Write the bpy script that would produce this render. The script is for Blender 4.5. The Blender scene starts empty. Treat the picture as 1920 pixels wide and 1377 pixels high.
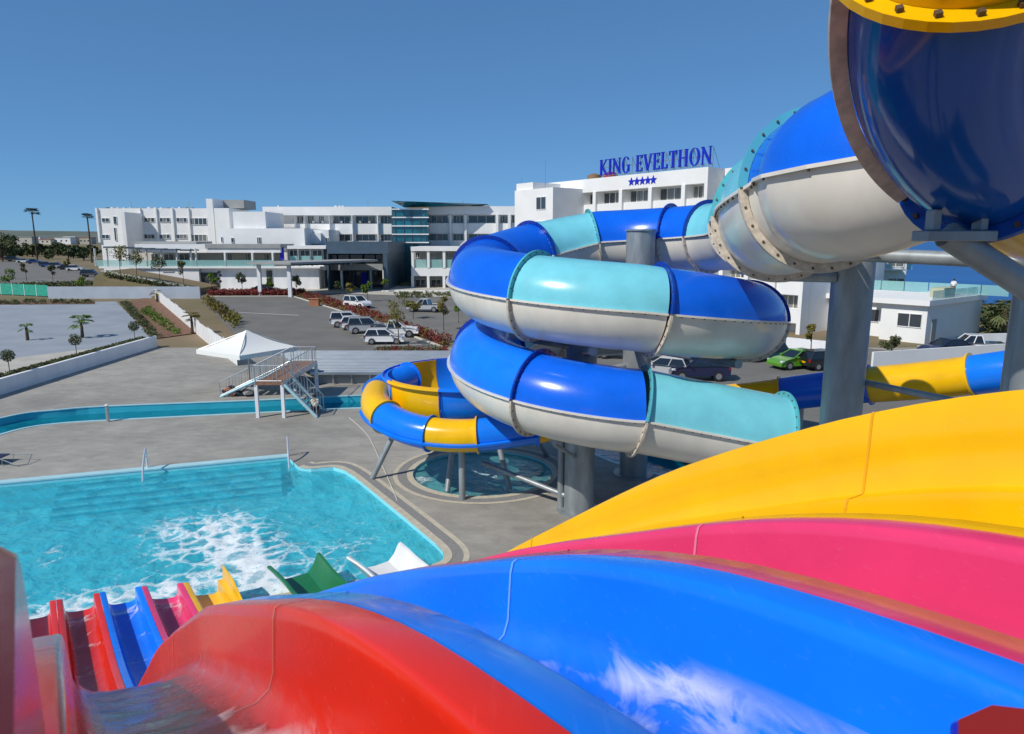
import bpy, bmesh, math, random
from mathutils import Vector, Matrix, noise
R = math.radians
SC = bpy.context.scene
COL = SC.collection
random.seed(7)

# ------------------------------------------------------------------ camera, sky, sun, exposure
F, CX, CY, CAMH = 1300.0, 960.0, 688.5, 10.0
TH = math.atan((CY - 452) / F)
cam = bpy.data.cameras.new('camera'); camo = bpy.data.objects.new('camera', cam); COL.objects.link(camo)
camo.location = (0, 0, CAMH); camo.rotation_euler = (math.pi / 2 - TH, 0, 0)
cam.sensor_width = 36; cam.lens = 36 * F / 1920
cam.clip_start = 0.05; cam.clip_end = 30000
cam.dof.use_dof = True; cam.dof.focus_distance = 26; cam.dof.aperture_fstop = 5.6
SC.camera = camo

SUN = Vector((-0.77, -0.64, 0)).normalized() * math.cos(R(44)) + Vector((0, 0, math.sin(R(44))))
w = bpy.data.worlds.new('World'); SC.world = w; w.use_nodes = True
nt = w.node_tree; nt.nodes.clear()
sky = nt.nodes.new('ShaderNodeTexSky'); sky.sky_type = 'NISHITA'; sky.sun_disc = False
sky.sun_elevation = R(44); sky.sun_rotation = math.atan2(SUN.x, SUN.y)
sky.air_density = 0.6; sky.dust_density = 0.0; sky.ozone_density = 10; sky.altitude = 0
bg = nt.nodes.new('ShaderNodeBackground'); bg.inputs[1].default_value = 0.1
wo = nt.nodes.new('ShaderNodeOutputWorld')

def vmul(src, c):                                 # one even tone curve over the whole sky: scale, gamma, tint
    v = nt.nodes.new('ShaderNodeVectorMath'); v.operation = 'MULTIPLY'; nt.links.new(src, v.inputs[0]); v.inputs[1].default_value = c; return v.outputs[0]
gm = nt.nodes.new('ShaderNodeGamma'); gm.inputs[1].default_value = .5
nt.links.new(vmul(sky.outputs[0], (.1, .1, .1)), gm.inputs[0]); nt.links.new(vmul(gm.outputs[0], (3.4, 5.75, 7.8)), bg.inputs[0]); nt.links.new(bg.outputs[0], wo.inputs[0])
sl = bpy.data.lights.new('sun', 'SUN'); sl.energy = 3.9; sl.angle = R(0.53); sl.color = (1, 0.95, 0.87)
so = bpy.data.objects.new('sun', sl); COL.objects.link(so)
so.rotation_euler = SUN.to_track_quat('Z', 'Y').to_euler(); so.location = SUN * 60
SC.view_settings.view_transform = 'Standard'; SC.view_settings.look = 'None'
SC.view_settings.exposure = 0.0; SC.view_settings.gamma = 1.0
SC.render.engine = 'CYCLES'
SC.cycles.max_bounces = 8; SC.cycles.transparent_max_bounces = 12
SC.cycles.use_denoising = True
SC.cycles.sample_clamp_indirect = 6

# ------------------------------------------------------------------ helpers: pixels of the survey to places
CT, ST = math.cos(TH), math.sin(TH)
def ray(u, v):
    dx = (u - CX) / F; dy = (CY - v) / F
    return Vector((dx, CT + dy * ST, -ST + dy * CT))
def terr(y):
    return 0.0 if y < 70 else 0.02 * min(y - 70, 330)
def GP(u, v, z=None):
    r = ray(u, v); zz = 0.0 if z is None else z
    for _ in range(40):
        t = (zz - CAMH) / r.z
        if t < 0 or t > 2000: t = 2000
        if z is not None: break
        zz = zz * .4 + .6 * terr(r.y * t)
    return Vector((r.x * t, r.y * t, zz))
def PY(u, v, Y):
    r = ray(u, v); t = Y / r.y
    return Vector((r.x * t, Y, CAMH + r.z * t))
def PD(u, v, d):
    r = ray(u, v); k = d / math.hypot(r.x, r.y)
    return Vector((r.x * k, r.y * k, CAMH + r.z * k))

# ------------------------------------------------------------------ materials
MATS = {}
def mat(name, col, rough=.5, spec=.5, metal=0, coat=0, var=.0, vscale=6, bump=0, bscale=40, col2=None, trans=0, alpha=1, detail=4, coatr=.05, stretch=None):
    if name in MATS: return MATS[name]
    m = bpy.data.materials.new(name); m.use_nodes = True
    n = m.node_tree.nodes; L = m.node_tree.links; b = n['Principled BSDF']
    b.inputs['Base Color'].default_value = (*col, 1); b.inputs['Roughness'].default_value = rough
    b.inputs['Metallic'].default_value = metal; b.inputs['Specular IOR Level'].default_value = spec
    b.inputs['Coat Weight'].default_value = coat; b.inputs['Coat Roughness'].default_value = coatr
    b.inputs['Transmission Weight'].default_value = trans; b.inputs['Alpha'].default_value = alpha
    if var or bump or col2:
        tc = n.new('ShaderNodeTexCoord'); src = tc.outputs['Object']
        if stretch:
            mp = n.new('ShaderNodeMapping'); mp.inputs['Scale'].default_value = stretch
            L.new(src, mp.inputs[0]); src = mp.outputs[0]
        if var or col2:
            t = n.new('ShaderNodeTexNoise'); t.inputs['Scale'].default_value = vscale; t.inputs['Detail'].default_value = detail
            t.inputs['Roughness'].default_value = .6
            L.new(src, t.inputs[0])
            rp = n.new('ShaderNodeValToRGB')
            c2 = col2 or tuple(c * (1 - var) for c in col); c1 = col if col2 else tuple(min(1, c * (1 + var * .6)) for c in col)
            rp.color_ramp.elements[0].position = .32; rp.color_ramp.elements[1].position = .68
            rp.color_ramp.elements[0].color = (*c2, 1); rp.color_ramp.elements[1].color = (*c1, 1)
            L.new(t.outputs[0], rp.inputs[0]); L.new(rp.outputs[0], b.inputs['Base Color'])
        if bump:
            t2 = n.new('ShaderNodeTexNoise'); t2.inputs['Scale'].default_value = bscale; t2.inputs['Detail'].default_value = 5
            L.new(src, t2.inputs[0])
            bp = n.new('ShaderNodeBump'); bp.inputs['Strength'].default_value = bump; bp.inputs['Distance'].default_value = .05
            L.new(t2.outputs[0], bp.inputs['Height']); L.new(bp.outputs[0], b.inputs['Normal'])
    MATS[name] = m; return m
def gel(name, col, rough=.22, var=.10):          # gel-coated fibreglass: faded patches, faint scuffs along the run, uneven gloss
    m = mat(name, col, rough=rough, spec=.38, coat=.16, coatr=.06, var=var, vscale=1.3, bump=.012, bscale=1.6, detail=7)
    n = m.node_tree.nodes; L = m.node_tree.links; p = n['Principled BSDF']; tc = n.new('ShaderNodeTexCoord'); mp = n.new('ShaderNodeMapping')
    mp.inputs['Rotation'].default_value = (0, 0, -R(35)); mp.inputs['Scale'].default_value = (9, .55, 9); L.new(tc.outputs['Object'], mp.inputs[0])
    sc = n.new('ShaderNodeTexNoise'); sc.inputs['Scale'].default_value = 4; sc.inputs['Detail'].default_value = 6; L.new(mp.outputs[0], sc.inputs[0])
    rr = n.new('ShaderNodeMapRange'); rr.inputs[1].default_value = .35; rr.inputs[2].default_value = .7; rr.inputs[3].default_value = rough * .85; rr.inputs[4].default_value = rough * 1.3; L.new(sc.outputs[0], rr.inputs[0]); L.new(rr.outputs[0], p.inputs['Roughness'])
    src = p.inputs['Base Color'].links[0].from_socket; mr = n.new('ShaderNodeMapRange'); mr.inputs[1].default_value = .62; mr.inputs[2].default_value = .85; mr.inputs[3].default_value = 0; mr.inputs[4].default_value = .09; L.new(sc.outputs[0], mr.inputs[0])
    mx = n.new('ShaderNodeMixRGB'); mx.inputs[2].default_value = (*[min(1, c * .75 + .22) for c in col], 1); L.new(mr.outputs[0], mx.inputs[0]); L.new(src, mx.inputs[1]); L.new(mx.outputs[0], p.inputs['Base Color'])
    return m
M_BLUE = gel('gelcoat_blue', (.004, .13, .76)); M_LBLUE = gel('gelcoat_bright_blue', (.006, .20, .90))
M_TURQ = gel('gelcoat_turquoise', (.19, .61, .70)); M_YEL = gel('gelcoat_yellow', (.88, .49, .002))
M_RED = gel('gelcoat_red', (.70, .024, .008)); M_PINK = gel('gelcoat_pink', (.78, .048, .165))
M_GREEN = gel('gelcoat_green', (.015, .17, .05)); M_WHITEG = gel('gelcoat_white', (.78, .78, .75))
M_NAVY = gel('gelcoat_navy_shade', (.003, .045, .36))  # navy parts; also the painted shade on blue tube flanges
M_UNDER = mat('fibreglass_underside', (.75, .71, .62), rough=.3, coat=.2, var=.10, vscale=1.1, bump=.03, bscale=5, stretch=(1, 1, .35))
M_STAIN = mat('stained_flange', (.60, .53, .43), rough=.5, var=.3, vscale=7, detail=6)
M_BOLT = mat('rusty_bolts', (.12, .08, .05), rough=.6, metal=.4)
M_ZINC = mat('galvanised_steel', (.30, .33, .34), rough=.45, metal=.35, var=.28, vscale=2.2, stretch=(1, 1, .3), bump=.03, bscale=8)
M_STEEL = mat('steel_rail', (.55, .57, .58), rough=.3, metal=.8)
M_WHITE = mat('white_paint', (.80, .80, .78), rough=.7, var=.05, vscale=.35)
M_WHITEW = mat('white_wall_weathered', (.78, .79, .80), rough=.75, var=.09, vscale=.8, stretch=(1, 1, .3))
M_GLASS = mat('dark_window_glass', (.045, .055, .065), rough=.06, spec=.7, coat=.3)
M_CURT = mat('curtained_glass', (.22, .22, .20), rough=.15, spec=.6, var=.5, vscale=2.0, stretch=(4, 4, .05))
M_TEALG = mat('teal_curtain_glass', (.006, .12, .16), rough=.08, spec=.8, coat=.5, var=.5, vscale=.5)
M_BALUS = mat('turquoise_balustrade_glass', (.34, .64, .62), rough=.08, spec=.6, alpha=.45)
M_SLATE = mat('slate_cladding', (.065, .105, .145), rough=.45, var=.12, vscale=1.5)
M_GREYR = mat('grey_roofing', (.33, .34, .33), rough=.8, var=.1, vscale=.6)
def deck_mat():
    m = bpy.data.materials.new('deck_concrete'); m.use_nodes = True; n = m.node_tree.nodes; L = m.node_tree.links; p = n['Principled BSDF']; tc = n.new('ShaderNodeTexCoord')
    def nz(sc, st, det=8, rg=.6, dist=0):
        mp = n.new('ShaderNodeMapping'); mp.inputs['Scale'].default_value = st; mp.inputs['Rotation'].default_value = (0, 0, .35); L.new(tc.outputs['Object'], mp.inputs[0])
        t = n.new('ShaderNodeTexNoise'); t.inputs['Scale'].default_value = sc; t.inputs['Detail'].default_value = det; t.inputs['Roughness'].default_value = rg; t.inputs['Distortion'].default_value = dist; L.new(mp.outputs[0], t.inputs[0]); return t.outputs[0]
    def ramp(src, stops):
        r = n.new('ShaderNodeValToRGB'); e = r.color_ramp.elements; e[0].position, e[1].position = stops[0][0], stops[-1][0]; e[0].color = (*stops[0][1], 1); e[1].color = (*stops[-1][1], 1)
        for q, c in stops[1:-1]: k = e.new(q); k.color = (*c, 1)
        L.new(src, r.inputs[0]); return r.outputs[0]
    def mul(a, b, f):
        x = n.new('ShaderNodeMixRGB'); x.blend_type = 'MULTIPLY'; x.inputs[0].default_value = f; L.new(a, x.inputs[1]); L.new(b, x.inputs[2]); return x.outputs[0]
    c = ramp(nz(.35, (.8, 1.1, 1), 10, .66, .4), [(.28, (.29, .275, .245)), (.5, (.345, .325, .285)), (.72, (.415, .39, .34))])
    c = mul(c, ramp(nz(1.6, (.7, 1.2, 1), 7, .62, .6), [(.33, (.80, .80, .81)), (.62, (1.05, 1.05, 1.05))]), .8)
    c = mul(c, ramp(nz(.09, (1, 1, 1), 4), [(.38, (.78, .77, .76)), (.6, (1.1, 1.1, 1.08))]), .8)
    c = mul(c, ramp(nz(14, (1, 1, 1), 4), [(.3, (.85, .85, .85)), (.7, (1.06, 1.06, 1.06))]), .7)
    L.new(c, p.inputs['Base Color']); p.inputs['Roughness'].default_value = .85
    bp = n.new('ShaderNodeBump'); bp.inputs['Strength'].default_value = .2; bp.inputs['Distance'].default_value = .03; L.new(nz(9, (1, 1, 1), 6), bp.inputs['Height']); L.new(bp.outputs[0], p.inputs['Normal'])
    return m
M_CONC = deck_mat()
M_COPE = mat('coping_stone', (.52, .47, .36), rough=.8, var=.15, vscale=4, bump=.1, bscale=40)
M_GRVL = mat('grey_inlay_paving', (.24, .235, .225), rough=.85, var=.2, vscale=9, bump=.1, bscale=60)
M_PLAZA = mat('plaza_paving', (.33, .36, .39), rough=.8, col2=(.25, .28, .31), vscale=.22, detail=8)
M_ASPH = mat('asphalt', (.185, .175, .155), rough=.9, col2=(.135, .13, .118), vscale=.25, detail=9, bump=.1, bscale=25)
M_PAVE = mat('pale_pavement', (.47, .44, .38), rough=.9, var=.15, vscale=.5)
M_KERB = mat('kerb_stone', (.58, .55, .46), rough=.85, var=.1, vscale=1)
M_EARTH = mat('dry_earth', (.24, .17, .10), rough=.95, col2=(.13, .12, .05), vscale=.05, detail=10, bump=.2, bscale=2)
M_SOIL = mat('planting_soil', (.20, .105, .06), rough=.95, var=.4, vscale=2, detail=8, bump=.3, bscale=10)
M_TEALP = mat('teal_pool_paint', (.03, .42, .54), rough=.5, var=.12, vscale=1)
M_POOLP = mat('pool_tiles', (.26, .68, .76), rough=.45, var=.06, vscale=2)
M_POOLE = mat('pale_pool_edge', (.42, .66, .70), rough=.5, var=.08, vscale=2)
M_NAVYT = mat('navy_edge_tiles', (.06, .42, .56), rough=.4)
M_CANVAS = mat('white_canvas', (.80, .80, .75), rough=.8)
M_SHED = mat('ribbed_metal_roof', (.27, .31, .35), rough=.4, metal=.2, var=.12, vscale=.8)
M_SIGN = mat('sign_blue', (.01, .02, .50), rough=.4)
M_TYRE = mat('tyre_rubber', (.012, .012, .013), rough=.8); M_RIM = mat('alloy_rim', (.4, .41, .42), rough=.35, metal=.7)
M_CARG = mat('car_glass', (.012, .016, .02), rough=.05, spec=.7, coat=.5)
M_LAMP = mat('headlight_glass', (.65, .68, .70), rough=.1); M_TAIL = mat('tail_light', (.35, .01, .01), rough=.2)
M_TRUNK = mat('bark', (.10, .07, .045), rough=.95, var=.35, vscale=9)
M_WOOD = mat('timber_boards', (.26, .13, .075), rough=.7, var=.3, vscale=4, stretch=(1, 8, 1))
M_SKIN = mat('skin', (.45, .26, .18), rough=.6); M_DARKC = mat('dark_cloth', (.02, .022, .035), rough=.9)
M_CREAM = mat('cream_cloth', (.62, .60, .48), rough=.9); M_HAIR = mat('dark_hair', (.02, .014, .01), rough=.7)
M_NETG = mat('green_netting', (.03, .36, .26), rough=.8, var=.3, vscale=3)
M_TERRA = mat('terracotta', (.42, .17, .09), rough=.9, var=.2, vscale=2)
M_BLUECL = mat('blue_tarpaulin', (.03, .03, .55), rough=.7)
def leafmat(name, a, b, sc=1.2):
    m = bpy.data.materials.new(name); m.use_nodes = True; n = m.node_tree.nodes; L = m.node_tree.links; p = n['Principled BSDF']
    t = n.new('ShaderNodeTexNoise'); t.inputs['Scale'].default_value = sc; t.inputs['Detail'].default_value = 5
    tc = n.new('ShaderNodeTexCoord'); L.new(tc.outputs['Object'], t.inputs[0])
    rp = n.new('ShaderNodeValToRGB'); rp.color_ramp.elements[0].position = .35; rp.color_ramp.elements[1].position = .65
    rp.color_ramp.elements[0].color = (*a, 1); rp.color_ramp.elements[1].color = (*b, 1)
    L.new(t.outputs[0], rp.inputs[0]); L.new(rp.outputs[0], p.inputs['Base Color'])
    p.inputs['Roughness'].default_value = .65; p.inputs['Specular IOR Level'].default_value = .3
    return m
L_DARK = leafmat('leaves_dark', (.04, .06, .022), (.085, .115, .045), .8)
L_OLIVE = leafmat('leaves_olive', (.06, .075, .028), (.12, .14, .05))
L_FRESH = leafmat('leaves_fresh', (.06, .12, .012), (.17, .26, .03), 2)
L_YELL = leafmat('leaves_yellowing', (.11, .11, .02), (.24, .20, .04), 2)
L_REDSH = leafmat('leaves_red', (.15, .02, .02), (.26, .06, .045), 1.5)
L_LAWN = leafmat('lawn', (.05, .11, .015), (.08, .16, .02), 2)

def water_mat(name, tint, deep, foam=None, rough=.03, bscale=2.2, bstr=.35, gmix=1.0, mixr=(.30, .62), flow=False):
    m = bpy.data.materials.new(name); m.use_nodes = True; n = m.node_tree.nodes; L = m.node_tree.links; n.clear()
    out = n.new('ShaderNodeOutputMaterial'); tc0 = n.new('ShaderNodeTexCoord')
    tc = n.new('ShaderNodeMapping'); L.new(tc0.outputs['Object'], tc.inputs[0])
    if flow: tc.inputs['Rotation'].default_value = (0, 0, -R(35)); tc.inputs['Scale'].default_value = (1.7, .5, 2.6)
    tn = n.new('ShaderNodeTexNoise'); tn.inputs['Scale'].default_value = bscale; tn.inputs['Detail'].default_value = 6; tn.inputs['Roughness'].default_value = .6
    tn.inputs['Distortion'].default_value = .6
    L.new(tc.outputs[0], tn.inputs[0])
    bp = n.new('ShaderNodeBump'); bp.inputs['Strength'].default_value = bstr; bp.inputs['Distance'].default_value = .12
    L.new(tn.outputs[0], bp.inputs['Height'])
    tr = n.new('ShaderNodeBsdfTransparent'); tr.inputs[0].default_value = (*tint, 1)
    df = n.new('ShaderNodeBsdfDiffuse'); df.inputs[0].default_value = (*deep, 1); L.new(bp.outputs[0], df.inputs['Normal'])
    rp = n.new('ShaderNodeValToRGB'); rp.color_ramp.elements[0].position = .35; rp.color_ramp.elements[1].position = .7
    rp.color_ramp.elements[0].color = (*(mixr[0],) * 3, 1); rp.color_ramp.elements[1].color = (*(mixr[1],) * 3, 1)
    L.new(tn.outputs[0], rp.inputs[0])
    mx = n.new('ShaderNodeMixShader'); L.new(rp.outputs[0], mx.inputs[0]); L.new(tr.outputs[0], mx.inputs[1]); L.new(df.outputs[0], mx.inputs[2])
    gl = n.new('ShaderNodeBsdfGlossy'); gl.inputs['Roughness'].default_value = rough; L.new(bp.outputs[0], gl.inputs['Normal'])
    fr = n.new('ShaderNodeFresnel'); fr.inputs[0].default_value = 1.33; L.new(bp.outputs[0], fr.inputs['Normal'])
    mg = n.new('ShaderNodeMath'); mg.operation = 'MULTIPLY'; mg.inputs[1].default_value = gmix; L.new(fr.outputs[0], mg.inputs[0])
    m2 = n.new('ShaderNodeMixShader'); L.new(mg.outputs[0], m2.inputs[0]); L.new(mx.outputs[0], m2.inputs[1]); L.new(gl.outputs[0], m2.inputs[2])
    last = m2
    if foam:
        at = n.new('ShaderNodeAttribute'); at.attribute_name = 'foam'
        f1 = n.new('ShaderNodeTexNoise'); f1.inputs['Scale'].default_value = foam[0]; f1.inputs['Detail'].default_value = 8; f1.inputs['Roughness'].default_value = .65; f1.inputs['Distortion'].default_value = 1.6
        L.new(tc.outputs[0], f1.inputs[0])
        v1 = n.new('ShaderNodeTexVoronoi'); v1.feature = 'DISTANCE_TO_EDGE'; v1.inputs['Scale'].default_value = foam[1]
        mxv = n.new('ShaderNodeMixRGB'); mxv.inputs[0].default_value = .35; L.new(tc.outputs[0], mxv.inputs[1]); L.new(f1.outputs[1], mxv.inputs[2]); L.new(mxv.outputs[0], v1.inputs[0])
        iv = n.new('ShaderNodeMapRange'); iv.inputs[1].default_value = 0; iv.inputs[2].default_value = .22; iv.inputs[3].default_value = .55; iv.inputs[4].default_value = 0
        L.new(v1.outputs[0], iv.inputs[0])
        ad = n.new('ShaderNodeMath'); ad.operation = 'ADD'; L.new(f1.outputs[0], ad.inputs[0]); L.new(iv.outputs[0], ad.inputs[1])
        ad2 = n.new('ShaderNodeMath'); ad2.operation = 'ADD'; L.new(ad.outputs[0], ad2.inputs[0]); L.new(at.outputs['Fac'], ad2.inputs[1])
        th = n.new('ShaderNodeMapRange'); th.inputs[1].default_value = foam[2]; th.inputs[2].default_value = foam[2] + foam[3]; th.inputs[3].default_value = 0; th.inputs[4].default_value = foam[4] if len(foam) > 4 else .92
        L.new(ad2.outputs[0], th.inputs[0])
        fd = n.new('ShaderNodeBsdfDiffuse'); fd.inputs[0].default_value = (.82, .86, .87, 1); L.new(bp.outputs[0], fd.inputs['Normal'])
        m3 = n.new('ShaderNodeMixShader'); L.new(th.outputs[0], m3.inputs[0]); L.new(last.outputs[0], m3.inputs[1]); L.new(fd.outputs[0], m3.inputs[2])
        last = m3
    if flow:
        fa = n.new('ShaderNodeAttribute'); fa.attribute_name = 'fade'; t0 = n.new('ShaderNodeBsdfTransparent'); m4 = n.new('ShaderNodeMixShader')
        L.new(fa.outputs['Fac'], m4.inputs[0]); L.new(last.outputs[0], m4.inputs[1]); L.new(t0.outputs[0], m4.inputs[2]); last = m4
    L.new(last.outputs[0], out.inputs[0]); return m

# ------------------------------------------------------------------ helpers: objects
def wl(o):
    v = Vector((0, 0, 0))
    while o: v = v + o.location; o = o.parent
    return v
def tag(o, label=None, cat=None, group=None, kind=None):
    if label: o['label'] = label
    if cat: o['category'] = cat
    if group: o['group'] = group
    if kind: o['kind'] = kind
    return o
def thing(name, loc, label, cat, group=None, rz=0):
    o = bpy.data.objects.new(name, None); COL.objects.link(o); o.empty_display_size = .2
    o.location = loc; o.rotation_euler = (0, 0, rz)
    return tag(o, label, cat, group)
def ob(name, geo, m, parent=None, world=False, smooth=False, loc=None, rz=0, **kw):
    if isinstance(geo, bmesh.types.BMesh):
        me = bpy.data.meshes.new(name); geo.to_mesh(me); geo.free()
    else: me = geo
    if m is not None and not me.materials:
        for mm in (m if isinstance(m, (list, tuple)) else [m]): me.materials.append(mm)
    if smooth:
        me.polygons.foreach_set('use_smooth', [True] * len(me.polygons))
    o = bpy.data.objects.new(name, me); COL.objects.link(o)
    if parent is not None:
        o.parent = parent
        if world: o.location = -wl(parent)
    if loc is not None: o.location = loc
    if rz: o.rotation_euler = (0, 0, rz)
    tag(o, **kw); return o
def NB(): return bmesh.new()
def bx(bm, x0, x1, y0, y1, z0, z1, bev=0):
    M = Matrix.Translation(((x0 + x1) / 2, (y0 + y1) / 2, (z0 + z1) / 2)) @ Matrix.Diagonal((abs(x1 - x0), abs(y1 - y0), abs(z1 - z0), 1))
    g = bmesh.ops.create_cube(bm, size=1, matrix=M)
    if bev:
        es = list({e for v in g['verts'] for e in v.link_edges})
        bmesh.ops.bevel(bm, geom=es, offset=bev, segments=2, affect='EDGES', profile=.5)
    return bm
def obx(bm, O, a, n, s0, s1, d0, d1, z0, z1):   # box in a facade frame: along a, outward n
    a = Vector((a[0], a[1], 0)); n = Vector((n[0], n[1], 0)); vs = []
    for z in (z0, z1):
        for s, d in ((s0, d0), (s1, d0), (s1, d1), (s0, d1)):
            p = O + a * s + n * d; vs.append(bm.verts.new((p.x, p.y, z)))
    for f in ((0, 1, 2, 3), (4, 5, 6, 7), (0, 1, 5, 4), (1, 2, 6, 5), (2, 3, 7, 6), (3, 0, 4, 7)):
        bm.faces.new([vs[i] for i in f])
    bmesh.ops.recalc_face_normals(bm, faces=bm.faces); return bm
def tube(bm, pts, r, seg=10, cap=True, r1=None):
    pts = [Vector(p) for p in pts]; rings = []; up = Vector((0, 0, 1))
    for i, p in enumerate(pts):
        t = (pts[min(i + 1, len(pts) - 1)] - pts[max(i - 1, 0)]).normalized()
        s = t.cross(up)
        if s.length < 1e-3: s = t.cross(Vector((0, 1, 0)))
        s.normalize(); q = s.cross(t); rr = r if r1 is None else r + (r1 - r) * i / max(1, len(pts) - 1)
        rings.append([bm.verts.new(p + (s * math.cos(k * 2 * math.pi / seg) + q * math.sin(k * 2 * math.pi / seg)) * rr) for k in range(seg)])
    for a, b in zip(rings, rings[1:]):
        for k in range(seg): bm.faces.new((a[k], a[(k + 1) % seg], b[(k + 1) % seg], b[k]))
    if cap: bm.faces.new(rings[0][::-1]); bm.faces.new(rings[-1])
    return bm
def rod(name, a, b, r, m, parent=None, seg=10, **kw):
    return ob(name, tube(NB(), [a, b], r, seg), m, parent, world=parent is not None, smooth=False, **kw)
def poly(bm, pts, holes=()):                    # flat polygon with holes, in x,y
    allv = []; es = []
    for loop in [pts] + list(holes):
        vs = [bm.verts.new((p[0], p[1], 0)) for p in loop]; allv += vs
        for i in range(len(vs)): es.append(bm.edges.new((vs[i], vs[(i + 1) % len(vs)])))
    bmesh.ops.triangle_fill(bm, use_beauty=True, use_dissolve=False, edges=es)
    bmesh.ops.recalc_face_normals(bm, faces=bm.faces)
    for f in bm.faces:
        if f.normal.z < 0: f.normal_flip()
    return bm
def sheet(name, pts, dz, m, holes=(), skirt=0, parent=None, **kw):
    bm = poly(NB(), pts, holes)
    for yy in (70, 100, 140, 200, 300, 400):
        bmesh.ops.bisect_plane(bm, geom=bm.verts[:] + bm.edges[:] + bm.faces[:], plane_co=(0, yy, 0), plane_no=(0, 1, 0))
    for v in bm.verts: v.co.z = terr(v.co.y) + dz
    if skirt:
        be = [e for e in bm.edges if e.is_boundary]
        r = bmesh.ops.extrude_edge_only(bm, edges=be)
        for v in r['geom']:
            if isinstance(v, bmesh.types.BMVert): v.co.z -= skirt
    return ob(name, bm, m, parent, **kw)
def arc(c, r, a0, a1, n):
    return [(c[0] + r * math.cos(R(a0 + (a1 - a0) * i / n)), c[1] + r * math.sin(R(a0 + (a1 - a0) * i / n))) for i in range(n + 1)]
def catmull(P, n=12):
    P = [Vector(p) for p in P]; out = []
    for i in range(len(P) - 1):
        p0 = P[max(i - 1, 0)]; p1 = P[i]; p2 = P[i + 1]; p3 = P[min(i + 2, len(P) - 1)]
        for k in range(n):
            t = k / n
            out.append(.5 * ((2 * p1) + (p2 - p0) * t + (2 * p0 - 5 * p1 + 4 * p2 - p3) * t * t + (3 * p1 - p0 - 3 * p2 + p3) * t ** 3))
    out.append(P[-1]); return out
def off2(pts, d):                               # offset an open 2-D polyline to its left
    out = []
    for i, p in enumerate(pts):
        a = Vector(pts[max(i - 1, 0)][:2]); b = Vector(pts[min(i + 1, len(pts) - 1)][:2]); t = (b - a).normalized()
        out.append((p[0] - t.y * d, p[1] + t.x * d))
    return out

# ================================================================== THE SETTING
V2 = lambda p: (p[0], p[1])
G2 = lambda u, v: V2(GP(u, v))
# pool outline (counter-clockwise from far left)
pool_far = [G2(-330, 939), G2(0, 908), G2(300, 880), G2(540, 857.5)]
pool_right = [G2(545, 862), G2(560, 876), G2(583, 879), G2(625, 876), G2(645, 882), G2(664, 894), G2(700, 923), G2(760, 972), G2(815, 1018), G2(830, 1034), G2(833, 1045), G2(826, 1053), G2(808, 1060)]
pool_near = [(-4.6, 19.3), (-7.6, 18.05), (-13.4, 16.5), G2(-330, 1240)]
POOL = pool_far + pool_right + pool_near
rn = [G2(*p) for p in ((-260, 945), (-120, 868), (-40, 829), (0, 815), (50, 802), (110, 794), (203, 788), (485, 774), (675, 765), (830, 764), (960, 785), (1060, 822), (1150, 866), (1300, 905))]
rf = [G2(*p) for p in ((-260, 868), (-120, 822), (-40, 794), (0, 785), (50, 775), (110, 769), (203, 762), (485, 751), (675, 742), (860, 736), (1010, 757), (1110, 795), (1200, 826), (1340, 858))]
rn = [V2(p) for p in catmull([(*p, 0) for p in rn], 4)]; rf = [V2(p) for p in catmull([(*p, 0) for p in rf], 4)]
RIVER = rn + rf[::-1]
RC = V2(GP(905, 884)); RR = 3.05
RING = arc(RC, RR, 0, 360, 48)[:-1]
coast = [(140, -300), (140, 20), (75, 100), (48, 130), (21, 160), (21, 420), (21, 7000)]
sheet('ground', [(-7000, -300)] + coast + [(-7000, 7000)], -.03, M_EARTH, holes=[[(-60, -12), (39, -12), (39, 65), (-60, 65)]], skirt=14, kind='structure')
sheet('pool_deck', [(-60.3, -12.3), (39.3, -12.3), (39.3, 65.3), (-60.3, 65.3)], 0, M_CONC, holes=[POOL, RIVER, RING], kind='structure')

def basin(name, pts, depth, m):
    bm = poly(NB(), pts)
    for v in bm.verts: v.co.z = -depth
    be = [e for e in bm.edges if e.is_boundary]
    r = bmesh.ops.extrude_edge_only(bm, edges=be)
    for v in r['geom']:
        if isinstance(v, bmesh.types.BMVert): v.co.z = -.002
    return ob(name, bm, m, kind='structure')
pb = basin('pool_basin', POOL, 1.25, M_POOLP)
basin('river_channel', RIVER, .95, M_TEALP); basin('splash_pool_basin', RING, .7, M_POOLP)
# entry steps along the far edge
fa, fb = Vector(pool_far[0]), Vector(pool_far[-1]); fd = (fb - fa).normalized(); fnn = Vector((fd.y, -fd.x))
for k in range(5):
    bm = NB(); obx(bm, Vector((*fa, 0)), fd, fnn, 8, (fb - fa).length - .35, .02 + .36 * k, .38 + .36 * k - .003, -1.24, -.22 - .2 * k)
    stp = ob('pool_step', bm, M_POOLP, pb)
    ob('step_edge_tiles', obx(NB(), Vector((*fa, 0)), fd, fnn, 8, (fb - fa).length - .35, .30 + .36 * k, .385 + .36 * k, -.30 - .2 * k, -.212 - .2 * k), M_NAVYT, stp)
def inpoly(x, y, P):
    c = False; j = len(P) - 1
    for i in range(len(P)):
        if (P[i][1] > y) != (P[j][1] > y) and x < (P[j][0] - P[i][0]) * (y - P[i][1]) / (P[j][1] - P[i][1]) + P[i][0]: c = not c
        j = i
    return c
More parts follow.
